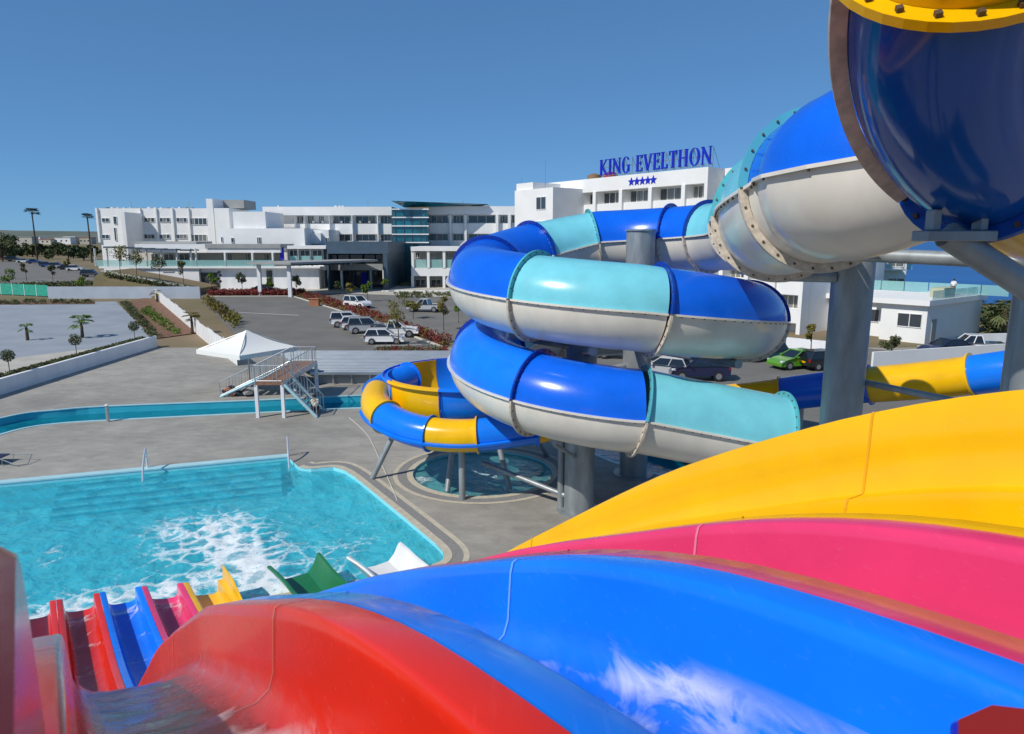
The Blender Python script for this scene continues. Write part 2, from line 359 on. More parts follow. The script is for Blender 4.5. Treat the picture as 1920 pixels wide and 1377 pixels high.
def water(name, P, z, step, m, foam=None, wave=.02, **kw):
    xs = [p[0] for p in P]; ys = [p[1] for p in P]; x0, y0 = min(xs) - .5, min(ys) - .5
    nx = int((max(xs) + .5 - x0) / step) + 1; ny = int((max(ys) + .5 - y0) / step) + 1
    vs = []; fo = []
    for j in range(ny + 1):
        for i in range(nx + 1):
            x, y = x0 + i * step, y0 + j * step; f = foam(x, y) if foam else 0
            vs.append((x, y, z + wave * (noise.noise((x * .9, y * .9, 3)) + .6 * noise.noise((x * 2.3, y * 2.3, 9))) + .13 * max(0, f) * (noise.noise((x * 2.6, y * 2.6, 1)) + .5 * noise.noise((x * 6, y * 6, 4))))); fo.append(f)
    fs = []
    for j in range(ny):
        for i in range(nx):
            cx, cy = x0 + (i + .5) * step, y0 + (j + .5) * step
            if any(inpoly(cx + a * .4, cy + b * .4, P) for a, b in ((0, 0), (1, 0), (-1, 0), (0, 1), (0, -1))):
                k = j * (nx + 1) + i; fs.append((k, k + 1, k + nx + 2, k + nx + 1))
    me = bpy.data.meshes.new(name); me.from_pydata(vs, [], fs)
    at = me.attributes.new('foam', 'FLOAT', 'POINT'); at.data.foreach_set('value', fo)
    return ob(name, me, m, smooth=True, **kw)
def seg_d(x, y, a, b):
    ax, ay, bx_, by = *a, *b; L = (bx_ - ax) ** 2 + (by - ay) ** 2; t = max(0, min(1, ((x - ax) * (bx_ - ax) + (y - ay) * (by - ay)) / L))
    return math.hypot(x - ax - t * (bx_ - ax), y - ay - t * (by - ay)), t
PL = [(G2(512, 1100), G2(455, 1040), 1.0, .95), (G2(455, 1040), G2(400, 985), 1.7, .78), (G2(400, 1000), G2(345, 985), 1.4, .62), (G2(330, 1030), G2(460, 985), 1.0, .60), (G2(520, 1075), G2(590, 1040), .7, .4),
      (G2(700, 1070), G2(640, 1065), .8, .42), (G2(650, 1020), G2(560, 1030), .9, .34), (G2(70, 1155), G2(170, 1130), 1.3, .74), (G2(170, 1130), G2(330, 1095), 1.25, .72), (G2(330, 1095), G2(430, 1072), 1.1, .68), (G2(60, 1165), G2(-200, 1200), 1, .5),
      (G2(560, 960), G2(700, 1000), 1.0, .16), (G2(90, 1050), G2(110, 1020), .35, .35)]
def pfoam(x, y):
    f = 0
    for a, b, r, s in PL:
        d, t = seg_d(x, y, a, b); f = max(f, s * math.exp(-(d / r) ** 2))
    return f
W_POOL = water_mat('pool_water', (.68, .97, .99), (.05, .66, .84), foam=(2.4, 2.1, 1.14, .55), bscale=1.5, bstr=.55, mixr=(.18, .5))
W_TEAL = water_mat('river_water', (.22, .80, .88), (.01, .34, .46), bscale=1.2, bstr=.2)
W_RING = water_mat('splash_water', (.75, .95, .95), (.13, .45, .47), foam=(2.0, 1.8, 1.22, .5), bscale=2, bstr=.4)
water('pool_water', POOL, -.15, .17, W_POOL, pfoam, kind='structure')
water('river_water', RIVER, -.42, .6, W_TEAL, wave=.01, kind='structure')
water('splash_pool_water', RING, -.10, .25, W_RING, lambda x, y: max(.62 * math.exp(-((x - RC[0] - .3) ** 2 + (y - RC[1] - .3) ** 2) / 1.2), .55 * math.exp(-((x - RC[0] + 2.6) ** 2 + (y - RC[1] + .8) ** 2) / .35)), kind='structure')
def strip(name, line, d0, d1, dz, m, t=0):
    a = off2(line, d0); b = off2(line, d1); bm = NB(); n = len(line)
    va = [bm.verts.new((*p, dz)) for p in a]; vb = [bm.verts.new((*p, dz)) for p in b]
    for i in range(n - 1): bm.faces.new((va[i], va[i + 1], vb[i + 1], vb[i]))
    bmesh.ops.recalc_face_normals(bm, faces=bm.faces)
    if bm.faces[:][0].normal.z < 0: bmesh.ops.reverse_faces(bm, faces=bm.faces)
    if t:
        be = [e for e in bm.edges if e.is_boundary]; r = bmesh.ops.extrude_edge_only(bm, edges=be)
        for v in r['geom']:
            if isinstance(v, bmesh.types.BMVert): v.co.z = dz - t
    return ob(name, bm, m, kind='structure')
strip('pool_far_coping', pool_far, -.02, .42, .05, M_POOLE, .06)
prl = [V2(p) for p in catmull([(*p, 0) for p in pool_right[1:]], 5)]
strip('pool_inner_coping', prl, 0, .26, .02, M_COPE, .03); strip('pool_paving_band', prl, .262, .62, .006, M_GRVL); strip('pool_outer_coping', prl, .622, .82, .012, M_COPE)
strip('pool_near_coping', pool_near[:3], 0, .35, .02, M_COPE, .03)
ringl = arc(RC, RR, 360, 0, 64)
strip('splash_pool_coping', ringl, 0, .26, .02, M_COPE, .03); strip('splash_pool_band', ringl, .262, .66, .006, M_GRVL); strip('splash_pool_outer_coping', ringl, .662, .86, .012, M_COPE)
strip('river_near_coping', rn, -.16, .03, .03, M_POOLE, .05); strip('river_far_coping', rf, -.03, .14, .03, M_POOLE, .05)
# sea and far hills
bm = NB(); bmesh.ops.create_grid(bm, x_segments=2, y_segments=2, size=14000, matrix=Matrix.Translation((13000, 8000, -7)))
W_SEA = mat('sea_water', (.012, .11, .35), rough=.35, spec=.25, col2=(.008, .075, .27), vscale=.012, detail=8, bump=.25, bscale=.35, stretch=(.35, 1.4, 1))
ob('sea', bm, W_SEA, kind='structure')
def hills():
    bm = NB(); nx, ny = 70, 10; V = []
    for j in range(ny + 1):
        for i in range(nx + 1):
            x = -2600 + 2500 * i / nx; y = 900 + 900 * j / ny; k = math.sin(math.pi * j / ny)
            h = 18 + 20 * noise.noise((x * .0016 + 4, y * .001, 0)) + 9 * noise.noise((x * .008, y * .006, 5))
            V.append(bm.verts.new((x, y, 6 + max(0, h) * k)))
    for j in range(ny):
        for i in range(nx):
            q = j * (nx + 1) + i; bm.faces.new((V[q], V[q + 1], V[q + nx + 2], V[q + nx + 1]))
    ob('hills', bm, mat('hillside_scrub', (.15, .16, .13), rough=1, col2=(.08, .105, .085), vscale=.02, detail=12), smooth=True, kind='structure')
hills()
# plaza, car parks, roads, beds

sheet('plaza', [G2(-420, 720), G2(0, 684), G2(292, 640), G2(218, 566), G2(-420, 575)], .03, M_PLAZA, kind='structure')
sheet('plaza_path', [G2(-420, 830), (-34.6, 42), (-34.4, 66.2), G2(255, 645), G2(120, 661), G2(0, 676), G2(-420, 716)], .05, M_PAVE, kind='structure')
lot = [G2(512, 667), G2(836, 657), G2(836, 654), G2(700, 602), G2(548, 556), G2(400, 557), G2(380, 568), G2(452, 640)]
sheet('car_park', lot, .03, M_ASPH, kind='structure')
sheet('hotel_road', [G2(860, 640), G2(1000, 645), G2(930, 575), G2(880, 560), G2(650, 551), G2(560, 552), G2(700, 592), G2(840, 643)], .025, M_ASPH, kind='structure')
sheet('hotel_forecourt', [G2(390, 556), G2(560, 552), G2(650, 551), G2(880, 560), G2(960, 580), G2(1000, 552), G2(860, 537), G2(520, 537), G2(380, 540)], .05, M_PAVE, kind='structure')
sheet('east_car_park', [(4.5, 36), (39, 36), (39.2, 58), (31, 68), (24, 74), (4, 74), (2, 62)], .012, M_ASPH, kind='structure')
sheet('slide_planting_bed', [(9.5, 29.5), (22, 29.5), (24, 35.7), (5, 35.7)], .02, M_SOIL, kind='structure')
sheet('west_car_park', [G2(-420, 508), G2(0, 535), G2(235, 532), G2(226, 520), G2(150, 505), G2(0, 489), G2(-420, 470)], .06, M_ASPH, kind='structure')
sheet('fence_bed', [G2(228, 569), G2(285, 637), G2(372, 625), G2(330, 590), G2(285, 556)], .06, M_SOIL, kind='structure')
sheet('plaza_hedge_bed', [G2(-420, 575), G2(178, 571), G2(176, 565), G2(-420, 566)], .07, M_SOIL, kind='structure')
sheet('lawn', [(52, 88), (90, 70), (90, 78), (64, 100), (52, 104)], .05, L_LAWN, kind='structure')
# kerbs and faint bay markings of the car park
def kerb(a, b, wdt=.25, h=.12, name='kerb', m=M_KERB):
    a = Vector(a); b = Vector(b); L = (b - a).length; n = max(1, int(L / 8)); d = (b - a) / n
    bm = NB()
    for i in range(n):
        p, q = a + d * i, a + d * (i + 1); t = d.normalized(); s = Vector((-t.y, t.x)) * wdt / 2; vs = []
        for z in (-.05, h):
            for e in (p + s, p - s, q - s, q + s): vs.append(bm.verts.new((e.x, e.y, terr(e.y) + z)))
        for f in ((0, 1, 2, 3), (4, 5, 6, 7), (0, 1, 5, 4), (1, 2, 6, 5), (2, 3, 7, 6), (3, 0, 4, 7)): bm.faces.new([vs[k] for k in f])
    bmesh.ops.recalc_face_normals(bm, faces=bm.faces)
    return ob(name, bm, m, kind='structure')
kerb(G2(548, 556), G2(704, 604)); kerb(G2(704, 604), G2(836, 654)); kerb(G2(578, 552), G2(840, 634)); kerb(G2(390, 556.5), G2(548, 556))
kerb(G2(704, 661), G2(790, 657), .5, .14, m=M_WHITE)
for k in range(9):
    a = Vector(G2(704 + 12 * k * .9, 604 + 5.4 * k)); 
    d = Vector((-4.4, -.9)); kerb(a, a + d, .1, .037, 'bay_marking', M_WHITE)
kerb(G2(440, 586), G2(560, 592), .12, .037, 'lane_marking', M_WHITE)

# ================================================================== SLIDES
def resample(P, step):
    P = [Vector(p) for p in P]; L = [0]
    for a, b in zip(P, P[1:]): L.append(L[-1] + (b - a).length)
    n = max(2, int(L[-1] / step) + 1); out = []; j = 0
    for i in range(n + 1):
        d = L[-1] * i / n
        while j < len(P) - 2 and L[j + 1] < d: j += 1
        t = (d - L[j]) / max(1e-9, L[j + 1] - L[j]); out.append(P[j].lerp(P[j + 1], t))
    return out
def frames(P):
    out = []; up = Vector((0, 0, 1))
    for i, p in enumerate(P):
        t = (P[min(i + 1, len(P) - 1)] - P[max(i - 1, 0)]).normalized(); s = t.cross(up)
        if s.length < .05: s = Vector((1, 0, 0))
        s.normalize(); out.append((p, t, s, s.cross(t)))
    return out
def frames_pt(P, s0):
    out = []; s = Vector(s0)
    for i, p in enumerate(P):
        t = (P[min(i + 1, len(P) - 1)] - P[max(i - 1, 0)]).normalized(); s = (s - t * s.dot(t)).normalized(); out.append((p, t, s, s.cross(t)))
    return out
def shell(bm, Fr, r0, r1, a0, a1, n=16):          # swept part of an annulus; angle 0 is up, +90 the right side
    full = abs(a1 - a0) >= 359; rows = []; cnt = n if full else n + 1
    for p, t, s, u in Fr:
        d = [(s * math.sin(R(a0 + (a1 - a0) * k / n)) + u * math.cos(R(a0 + (a1 - a0) * k / n))) for k in range(cnt)]
        rows.append([bm.verts.new(p + e * r1) for e in d] + [bm.verts.new(p + e * r0) for e in reversed(d)] if not full else [bm.verts.new(p + e * r1) for e in d] + [bm.verts.new(p + e * r0) for e in d])
    m = len(rows[0])
    for A, B in zip(rows, rows[1:]):
        if full:
            for h in (0, 1):
                for k in range(cnt):
                    i, j = h * cnt + k, h * cnt + (k + 1) % cnt; bm.faces.new((A[i], A[j], B[j], B[i]))
        else:
            for k in range(m): bm.faces.new((A[k], A[(k + 1) % m], B[(k + 1) % m], B[k]))
    for Rw in (rows[0], rows[-1]):
        if full:
            for k in range(cnt): bm.faces.new((Rw[k], Rw[(k + 1) % cnt], Rw[cnt + (k + 1) % cnt], Rw[cnt + k]))
        else:
            h = m // 2
            for k in range(h - 1): bm.faces.new((Rw[k], Rw[k + 1], Rw[m - 2 - k], Rw[m - 1 - k]))
    bmesh.ops.recalc_face_normals(bm, faces=bm.faces); return bm
def smooth_by_angle(o, ang=40):
    me = o.data; me.polygons.foreach_set('use_smooth', [True] * len(me.polygons)); me.set_sharp_from_angle(angle=R(ang)); return o
def disc_frame(fr, th):                           # short two-station frame list for a flange
    p, t, s, u = fr; return [(p - t * th / 2, t, s, u), (p + t * th / 2, t, s, u)]
def boltbox(bm, c, s, t, u, h):
    vs = [bm.verts.new(c + s * (h * a) + t * (h * b) + u * (h * d)) for a in (-1, 1) for b in (-1, 1) for d in (-1, 1)]
    for f in ((0, 1, 3, 2), (4, 6, 7, 5), (0, 4, 5, 1), (2, 3, 7, 6), (0, 2, 6, 4), (1, 5, 7, 3)): bm.faces.new([vs[i] for i in f])
FLM = {'gelcoat_blue': M_NAVY, 'gelcoat_bright_blue': M_NAVY, 'gelcoat_turquoise': gel('gelcoat_turquoise_shade', (.10, .46, .52))}  # darker copies of the cover colours paint shade onto the flanges
def tube_segments(parent, segs, r, th=.05, fl=.16, under=M_UNDER, bolts=True, nb=26, split=True, step=.3, lip=True, fr0=None, endring=True, names=('upper_shell', 'lower_shell')):
    """segs: list of (points, material of the cover)"""
    for i, (P, m) in enumerate(segs):
        Fr = frames(resample(P, step)) if fr0 is None else frames_pt(P, fr0); last = i == len(segs) - 1
        if split:
            up = smooth_by_angle(ob(names[0], shell(NB(), Fr, r - th, r, -90, 90, 24), m, parent, world=True))
            lo = smooth_by_angle(ob(names[1], shell(NB(), Fr, r - th, r, 91, 269, 24), under, parent, world=True))
            for e, sg in (((90), 1), ((-90), -1)):
                bm = NB(); shell(bm, [(p - u * .0, t, s, u) for p, t, s, u in Fr], r + .003, r + .10, e - 1.2, e + 1.2, 2); ob('side_flange', bm, M_UNDER, lo, world=True)
        else:
            up = lo = smooth_by_angle(ob(names[0], shell(NB(), Fr, r - th, r, -180, 180, 36), m, parent, world=True))
        ends = [Fr[0]] + ([Fr[-1]] if last and endring else [])
        for fr in ends:
            if split:
                ob('flange', shell(NB(), disc_frame(fr, .06), r + .003, r + fl, -89, 89, 28), FLM.get(m.name, m), up, world=True)
                ob('flange', shell(NB(), disc_frame(fr, .07), r + .003, r + fl, 91, 269, 28), M_STAIN if under is M_UNDER else under, lo, world=True)
            else:
                ob('flange', shell(NB(), disc_frame(fr, .06), r + .003, r + fl, -180, 180, 36), m, up, world=True)
        if bolts:
            bm = NB()
            for fr in ends:
                p, t, s, u = fr
                for k in range(nb):
                    a = 2 * math.pi * (k + .5) / nb; e = s * math.sin(a) + u * math.cos(a)
                    for sd in (-1, 1): boltbox(bm, p + e * (r + fl * .55) + t * sd * .04, s, t, u, .018)
            if split:
                for q in range(1, len(Fr) - 1):
                    p, t, s, u = Fr[q]
                    for sd in (-1, 1): boltbox(bm, p + s * sd * (r + .055) - u * .05, s, t, u, .016)
            ob('bolts', bm, M_BOLT, lo, world=True, kind='stuff')

# ---- the big turquoise and blue covered raft slide
HC = Vector((3.85, 26.5)); HR = 4.9
zk = [(0, 10.25), (90, 9.95), (180, 8.55), (270, 7.95), (360, 6.95), (450, 6.15), (540, 5.5), (630, 4.65)]
def hz(a):
    for (a0, z0), (a1, z1) in zip(zk, zk[1:]):
        if a <= a1: return z0 + (z1 - z0) * (a - a0) / (a1 - a0)
    return zk[-1][1]
def hp(a): return Vector((HC.x + HR * math.cos(R(a)), HC.y + HR * math.sin(R(a)), hz(a)))
def ha(a0, a1): n = max(3, int(abs(a1 - a0) / 3)); return [hp(a0 + (a1 - a0) * k / n) for k in range(n + 1)]
lead = catmull([(14.5, 8.2, 14.6), (11.4, 10.2, 13.3), PD(1690, 296, 12.5), PD(1565, 343, 13.6), PD(1485, 385, 15.4), PD(1455, 408, 18), (7.7, 22.3, 10.6), (8.5, 24.6, 10.35), tuple(hp(0))], 16)
sl_ = thing('tube_slide', (HC.x, HC.y, 0), 'big coiled tube slide with blue and turquoise covers over beige troughs', 'water slide')
ex0 = hp(630); ex1 = Vector((8.55, 21.7, 3.75))
tube_segments(sl_, [
    (lead[0:32], M_BLUE), (lead[31:53], M_BLUE), (lead[52:76], M_TURQ), (lead[75:100], M_TURQ), (lead[99:] + ha(1, 30), M_TURQ), (ha(30, 52), M_BLUE), (ha(52, 93), M_BLUE), (ha(93, 127), M_TURQ),
    (ha(127, 168), M_BLUE), (ha(168, 231), M_BLUE), (ha(231, 277), M_TURQ), (ha(277, 345), M_BLUE), (ha(345, 405), M_BLUE),
    (ha(405, 478), M_NAVY), (ha(478, 526), M_TURQ), (ha(526, 592), M_LBLUE), (ha(592, 632), M_BLUE), ([hp(632), hp(632).lerp(ex1, .3), hp(632).lerp(ex1, .6), ex1], M_TURQ)], 1.35)

# ---- steel columns with arms
def column(u, v, d, dia, ztop, label, arms=(), zmid=None):
    b = PD(u, v, d); t = thing('steel_column', (b.x, b.y, 0), label, 'column', 'columns carrying the slides')
    ob('post', tube(NB(), [(0, 0, -.1), (0, 0, ztop)], dia / 2, 32, True), M_ZINC, t)
    smooth_by_angle(t.children[0])
    ob('cap_plate', tube(NB(), [(0, 0, ztop + .002), (0, 0, ztop + .06)], dia / 2 + .06, 32), M_ZINC, t)
    ob('base_plate', tube(NB(), [(0, 0, .002), (0, 0, .06)], dia / 2 + .28, 24), M_ZINC, t)
    if zmid: ob('joint_flange', tube(NB(), [(0, 0, zmid), (0, 0, zmid + .09)], dia / 2 + .09, 32), M_ZINC, t)
    return t
cA = column(1085, 960, 24.9, 1.12, 7.0, 'grey steel column in front under the lower coil of the tube slide', zmid=3.4)
cB = column(1190, 800, 29.4, 1.18, 10.4, 'grey steel column standing inside the coil with its flat top showing', zmid=4.2)
cC = column(1592, 600, 21.2, 1.08, 10.2, 'thick grey steel column right of the coil, crossed by a horizontal beam')
cD = column(1952, 600, 16.5, 1.0, 9.2, 'grey steel column cut off by the right edge of the picture')
def arm(parent, a, b, r=.13, name='support_arm', m=M_ZINC):
    return smooth_by_angle(ob(name, tube(NB(), [a, b], r, 14), m, parent, world=True))
wA, wB, wC = wl(cA), wl(cB), wl(cC)
arm(cA, wA + Vector((0, 0, 6.0)), hp(255) + Vector((0, 0, -1.50)), .15); arm(cA, wA + Vector((0, 0, 6.2)), hp(215) + Vector((0, 0, -1.5)), .14)
arm(cA, wA + Vector((0, 0, 3.2)), hp(600) + Vector((0, 0, -1.48)), .14); arm(cA, wA + Vector((0, 0, 2.0)), hp(600) + Vector((0, 0, -1.6)), .07, 'brace')
arm(cB, wB + Vector((0, 0, 9.0)), hp(60) + Vector((0, 0, -1.55)), .13); arm(cB, wB + Vector((0, 0, 8.9)), PD(1345, 522, 27), .09, 'brace')
arm(cB, wB + Vector((0, 0, 5.6)), PD(1385, 683, 23.5), .15); arm(cB, wB + Vector((0, 0, 6.4)), PD(1110, 655, 25.5), .13); arm(cB, wB + Vector((0, 0, 8.3)), hp(120) + Vector((0, 0, -1.5)), .13)
arm(cB, wB + Vector((0, 0, 4.9)), hp(540) + Vector((0, 0, -1.5)), .13); arm(cB, wB + Vector((0, 0, 3.6)), PD(1240, 840, 22.8), .12)
arm(cA, wA + Vector((-.3, 0, .5)), PD(905, 868, 26.8), .10, 'brace')
arm(cC, PD(1505, 473, 20.3), PD(1935, 492, 18.5), .17, 'cross_beam'); arm(cC, PD(1430, 517, 20.8), wC + Vector((-.5, -.1, 9.03)), .15)
arm(cC, PD(1595, 466, 20.4), PD(1722, 396, 15.6), .09, 'brace'); arm(cC, PD(1505, 470, 20.3), PD(1588, 420, 20.2), .05, 'brace'); arm(cC, PD(1588, 420, 20.2), PD(1600, 466, 20.3), .05, 'brace')
arm(cC, PD(1470, 508, 20.6), PD(1508, 462, 20.2), .06, 'brace'); arm(cC, wC + Vector((.5, .1, 6.1)), PD(1835, 762, 20), .09, 'brace')
bm = NB(); q = PD(1507, 470, 20.3); bx(bm, q.x - .35, q.x + .25, q.y - .2, q.y + .2, q.z - .12, q.z + .12, .03); ob('saddle', bm, M_ZINC, cC, world=True)
bm = NB(); q = PD(1425, 512, 20.8); bx(bm, q.x - .5, q.x + .3, q.y - .2, q.y + .2, q.z - .05, q.z + .3, .03); ob('saddle', bm, M_ZINC, cC, world=True)

# ---- bowl slide with its entry flume
BC = Vector((-1.9, 30.15))
bw = thing('bowl_slide', (BC.x, BC.y, 0), 'round blue and yellow bowl slide above the small round splash pool', 'water slide')
prof = [(3.6, 4.30), (3.62, 3.95), (3.6, 3.4), (3.4, 2.95), (3.0, 2.62), (2.2, 2.3), (1.3, 2.0), (.75, 1.8), (.72, 1.25)]
def revolve(bm, prof, a0, a1, n, th=.05, c=(0, 0)):
    rows = []
    for k in range(n + 1):
        a = R(a0 + (a1 - a0) * k / n); ca, sa = math.cos(a), math.sin(a)
        rows.append([bm.verts.new((c[0] + r * ca, c[1] + r * sa, z)) for r, z in prof] + [bm.verts.new((c[0] + (r - th) * ca, c[1] + (r - th) * sa, z + (th * .7 if i else 0))) for i, (r, z) in reversed(list(enumerate(prof)))])
    m = len(rows[0])
    for A, B in zip(rows, rows[1:]):
        for k in range(m): bm.faces.new((A[k], A[(k + 1) % m], B[(k + 1) % m], B[k]))
    bmesh.ops.recalc_face_normals(bm, faces=bm.faces); return bm
for k in range(8):
    a0 = 210 + 45 * k; m = M_YEL if k % 2 == 0 else M_LBLUE
    pn = smooth_by_angle(ob('bowl_panel', revolve(NB(), prof, a0 + .15, a0 + 44.85, 12), m, bw))
    ob('rim', revolve(NB(), [(3.80, 4.32), (3.82, 4.20), (3.62, 4.20)], a0 + .15, a0 + 44.85, 12, .03), m if k not in (5, 6) else M_BLUE, pn)
    bm = NB(); revolve(bm, [(r + .11, z - (.10 if z < 3 else 0)) for r, z in prof[:6]], a0 - .35, a0 + .35, 1, .09); ob('flange', bm, M_NAVY if m is M_LBLUE else M_YEL, pn)
for a, r0 in ((205, 4.3), (300, 3.4), (20, 3.6), (110, 3.6), (258, 3.3)):
    c, s = math.cos(R(a)), math.sin(R(a))
    ob('leg', tube(NB(), [(c * (r0 - 1.0), s * (r0 - 1.0), 2.2), (c * (r0 + .2), s * (r0 + .2), .0)], .12, 14), M_ZINC, bw)
fl = catmull([PD(2120, 665, 27), PD(1915, 692, 26.5), PD(1735, 713, 27), PD(1560, 728, 27.6), PD(1400, 748, 28), (5.8, 26.9, 3.45), (2.8, 26.25, 3.2), (.5, 25.75, 2.9), (-1.9, 25.65, 2.66), (-3.95, 26.3, 2.74), (-5.5, 27.9, 3.1), (-5.8, 29.9, 3.5), (-4.8, 31.7, 3.75)], 12)
cuts = [(0, 12, M_BLUE), (12, 18, M_LBLUE), (18, 31, M_YEL), (31, 43, M_BLUE), (43, 54, M_YEL), (54, 66, M_BLUE), (66, 76, M_YEL), (76, 82, M_YEL), (82, 93, M_LBLUE), (93, 103, M_YEL), (103, 116, M_LBLUE), (116, 130, M_YEL), (130, 144, M_LBLUE)]
tube_segments(bw, [(fl[a:b + 1], m) for a, b, m in cuts], .64, th=.03, fl=.09, bolts=False, split=False, step=.25, names=('flume_segment', 'flume_segment'))
# outer lip that runs along the low side of the flume
Fr = frames(resample(fl[82:124], .3)); bm = NB(); shell(bm, Fr, .65, .77, -112, -104, 2); ob('flume_lip', bm, M_LBLUE, bw, world=True)
for (px, py, lz) in ((-1.95, 25.9, 2.3), (1.85, 25.0, 2.65), (11.2, 26.2, 4.1), (18.5, 23.2, 5.2)):
    ob('leg', tube(NB(), [(px, py, 0), (px, py, lz)], .13, 16), M_ZINC, bw, world=True)

# ---- near elbow of the second tube slide, top right
el = thing('elbow_tube', (3.6, 5.4, 0), 'blue tube elbow coloured darker for shade, with a yellow section above it, close by at top right', 'water slide')
ep = [(2.2, .6, 14.7), (2.5, 2.6, 13.5), PD(1785, -125, 4.95), PD(1752, 45, 5.45), PD(1752, 170, 5.8), PD(1800, 255, 6.3), PD(1880, 325, 7.1), PD(2000, 390, 8.4), PD(2150, 455, 10)]
M_ELB = gel('gelcoat_blue_shaded', (.003, .075, .36), rough=.12)  # blue darkened to carry the shade on the elbow
epc = resample(catmull(ep, 10), .1)
for _ in range(60): epc = [epc[0]] + [(a + b + c) / 3 for a, b, c in zip(epc, epc[1:], epc[2:])] + [epc[-1]]
near = lambda q: min(range(len(epc)), key=lambda i: (epc[i] - q).length)
k1, k2 = near(PD(1782, -60, 5.05)), near(PD(1850, 300, 6.8)); EF = frames_pt(epc, (1, 0, 0))
for sg_, m in ((epc[:k1 + 1][::-1], M_YEL), (epc[k1:k2 + 1][::-1], M_ELB), (epc[k2:][::-1], M_YEL)):
    tube_segments(el, [(sg_, m)], .57, th=.03, fl=.12, bolts=True, nb=20, split=False, fr0=(1, 0, 0), endring=False, names=('tube_segment', 'tube_segment'))
for ang in (-90, 90):
    bm = NB(); shell(bm, EF[k1:k2], .573, .68, ang - 1.8, ang + 1.8, 2); ob('side_flange', bm, M_STAIN, el, world=True)
bm = NB(); q = PD(1790, 428, 6.4); bx(bm, q.x - .26, q.x + .26, q.y - .12, q.y + .12, q.z - .10, q.z - .02, .01); bx(bm, q.x - .2, q.x - .14, q.y - .06, q.y + .06, q.z - .02, q.z + .14, .01); bx(bm, q.x + .16, q.x + .22, q.y - .06, q.y + .06, q.z - .02, q.z + .14, .01)
ob('bracket', bm, M_ZINC, el, world=True)
arm(el, PD(1775, 440, 6.4), PD(1960, 560, 6.9), .105, 'support_arm')
arm(el, PD(1960, 560, 6.9), Vector((PD(1960, 560, 6.9).x, PD(1960, 560, 6.9).y, 0)), .16, 'post')

# ---- the multi-lane racing slide under the camera
PHI = R(35); HD = Vector((-math.sin(PHI), math.cos(PHI))); PD2 = Vector((math.cos(PHI), math.sin(PHI)))
HS = [(-1.5, .93), (0, .945), (.5, .97), (1, 1.02), (1.5, 1.11), (2, 1.26), (2.5, 1.46), (3, 1.69), (3.5, 1.92), (4, 2.16), (5, 2.70), (6, 3.26), (7, 3.90), (8.3, 4.84), (10, 6.05), (12, 7.42), (14, 8.50), (16, 9.12), (18, 9.42), (21, 9.56), (23, 9.58)]
def hs(s):
    for i in range(len(HS) - 1):
        if s <= HS[i + 1][0]:
            p0 = HS[max(i - 1, 0)]; p1 = HS[i]; p2 = HS[i + 1]; p3 = HS[min(i + 2, len(HS) - 1)]
            t = (s - p1[0]) / (p2[0] - p1[0]); d = p2[0] - p1[0]
            m1 = (p2[1] - p0[1]) / max(.01, p2[0] - p0[0]); m2 = (p3[1] - p1[1]) / max(.01, p3[0] - p1[0])
            return (2 * t ** 3 - 3 * t * t + 1) * p1[1] + (t ** 3 - 2 * t * t + t) * d * m1 + (3 * t * t - 2 * t ** 3) * p2[1] + (t ** 3 - t * t) * d * m2
    return HS[-1][1]
def LP(s, w_, dz=0, tail=True):
    if tail and s > 15: s2 = 15 + (s - 15) * (20.4 + (3.83 - w_) * .22 - 15) / 6.0
    else: s2 = s
    s2 -= .22 * (w_ - 1.6) * (1 if w_ > 1.6 else max(0, min(1, (6 - s) / 2)))
    p = HD * s2 + PD2 * w_; return Vector((p.x, p.y, CAMH - hs(s) + dz))
SEC = [(.004, 0), (.125, 0), (.142, -.012), (.152, -.06), (.165, -.29), (.185, -.36), (.235, -.405), (.32, -.425), (.42, -.432), (.5, -.434)]
SEC = SEC + [(1 - x, z) for x, z in reversed(SEC[:-1])]
BOT = [(.996, -.05), (.93, -.09), (.88, -.45), (.5, -.475), (.12, -.45), (.07, -.09), (.004, -.05)]
ml = thing('racing_slide', (HD.x * 10, HD.y * 10, 0), 'multi-lane racing slide with red, blue, pink and yellow lanes running down into the pool', 'water slide')
SS = [-1.4 + .2 * i for i in range(61)] + [10.8 + .3 * i for i in range(1, 35)]
def sst(t): t = max(0, min(1, t)); return t * t * (3 - 2 * t)
def extraR(s): return .48 * (1 - sst((s - 2.6) / 5.0)) + (.42 * max(0, min(1, (s - 17.8) / 2.0)) if s > 17.8 else 0)
def sec_of(s, outerR):
    if not outerR: return SEC
    e = extraR(s)
    return SEC[:-2] + [(.96, 0), (.972, .015 * min(1, e * 9)), (.982, e * .5), (.988, e - .012), (.998, e), (1.03, e), (1.04, e - .025)]
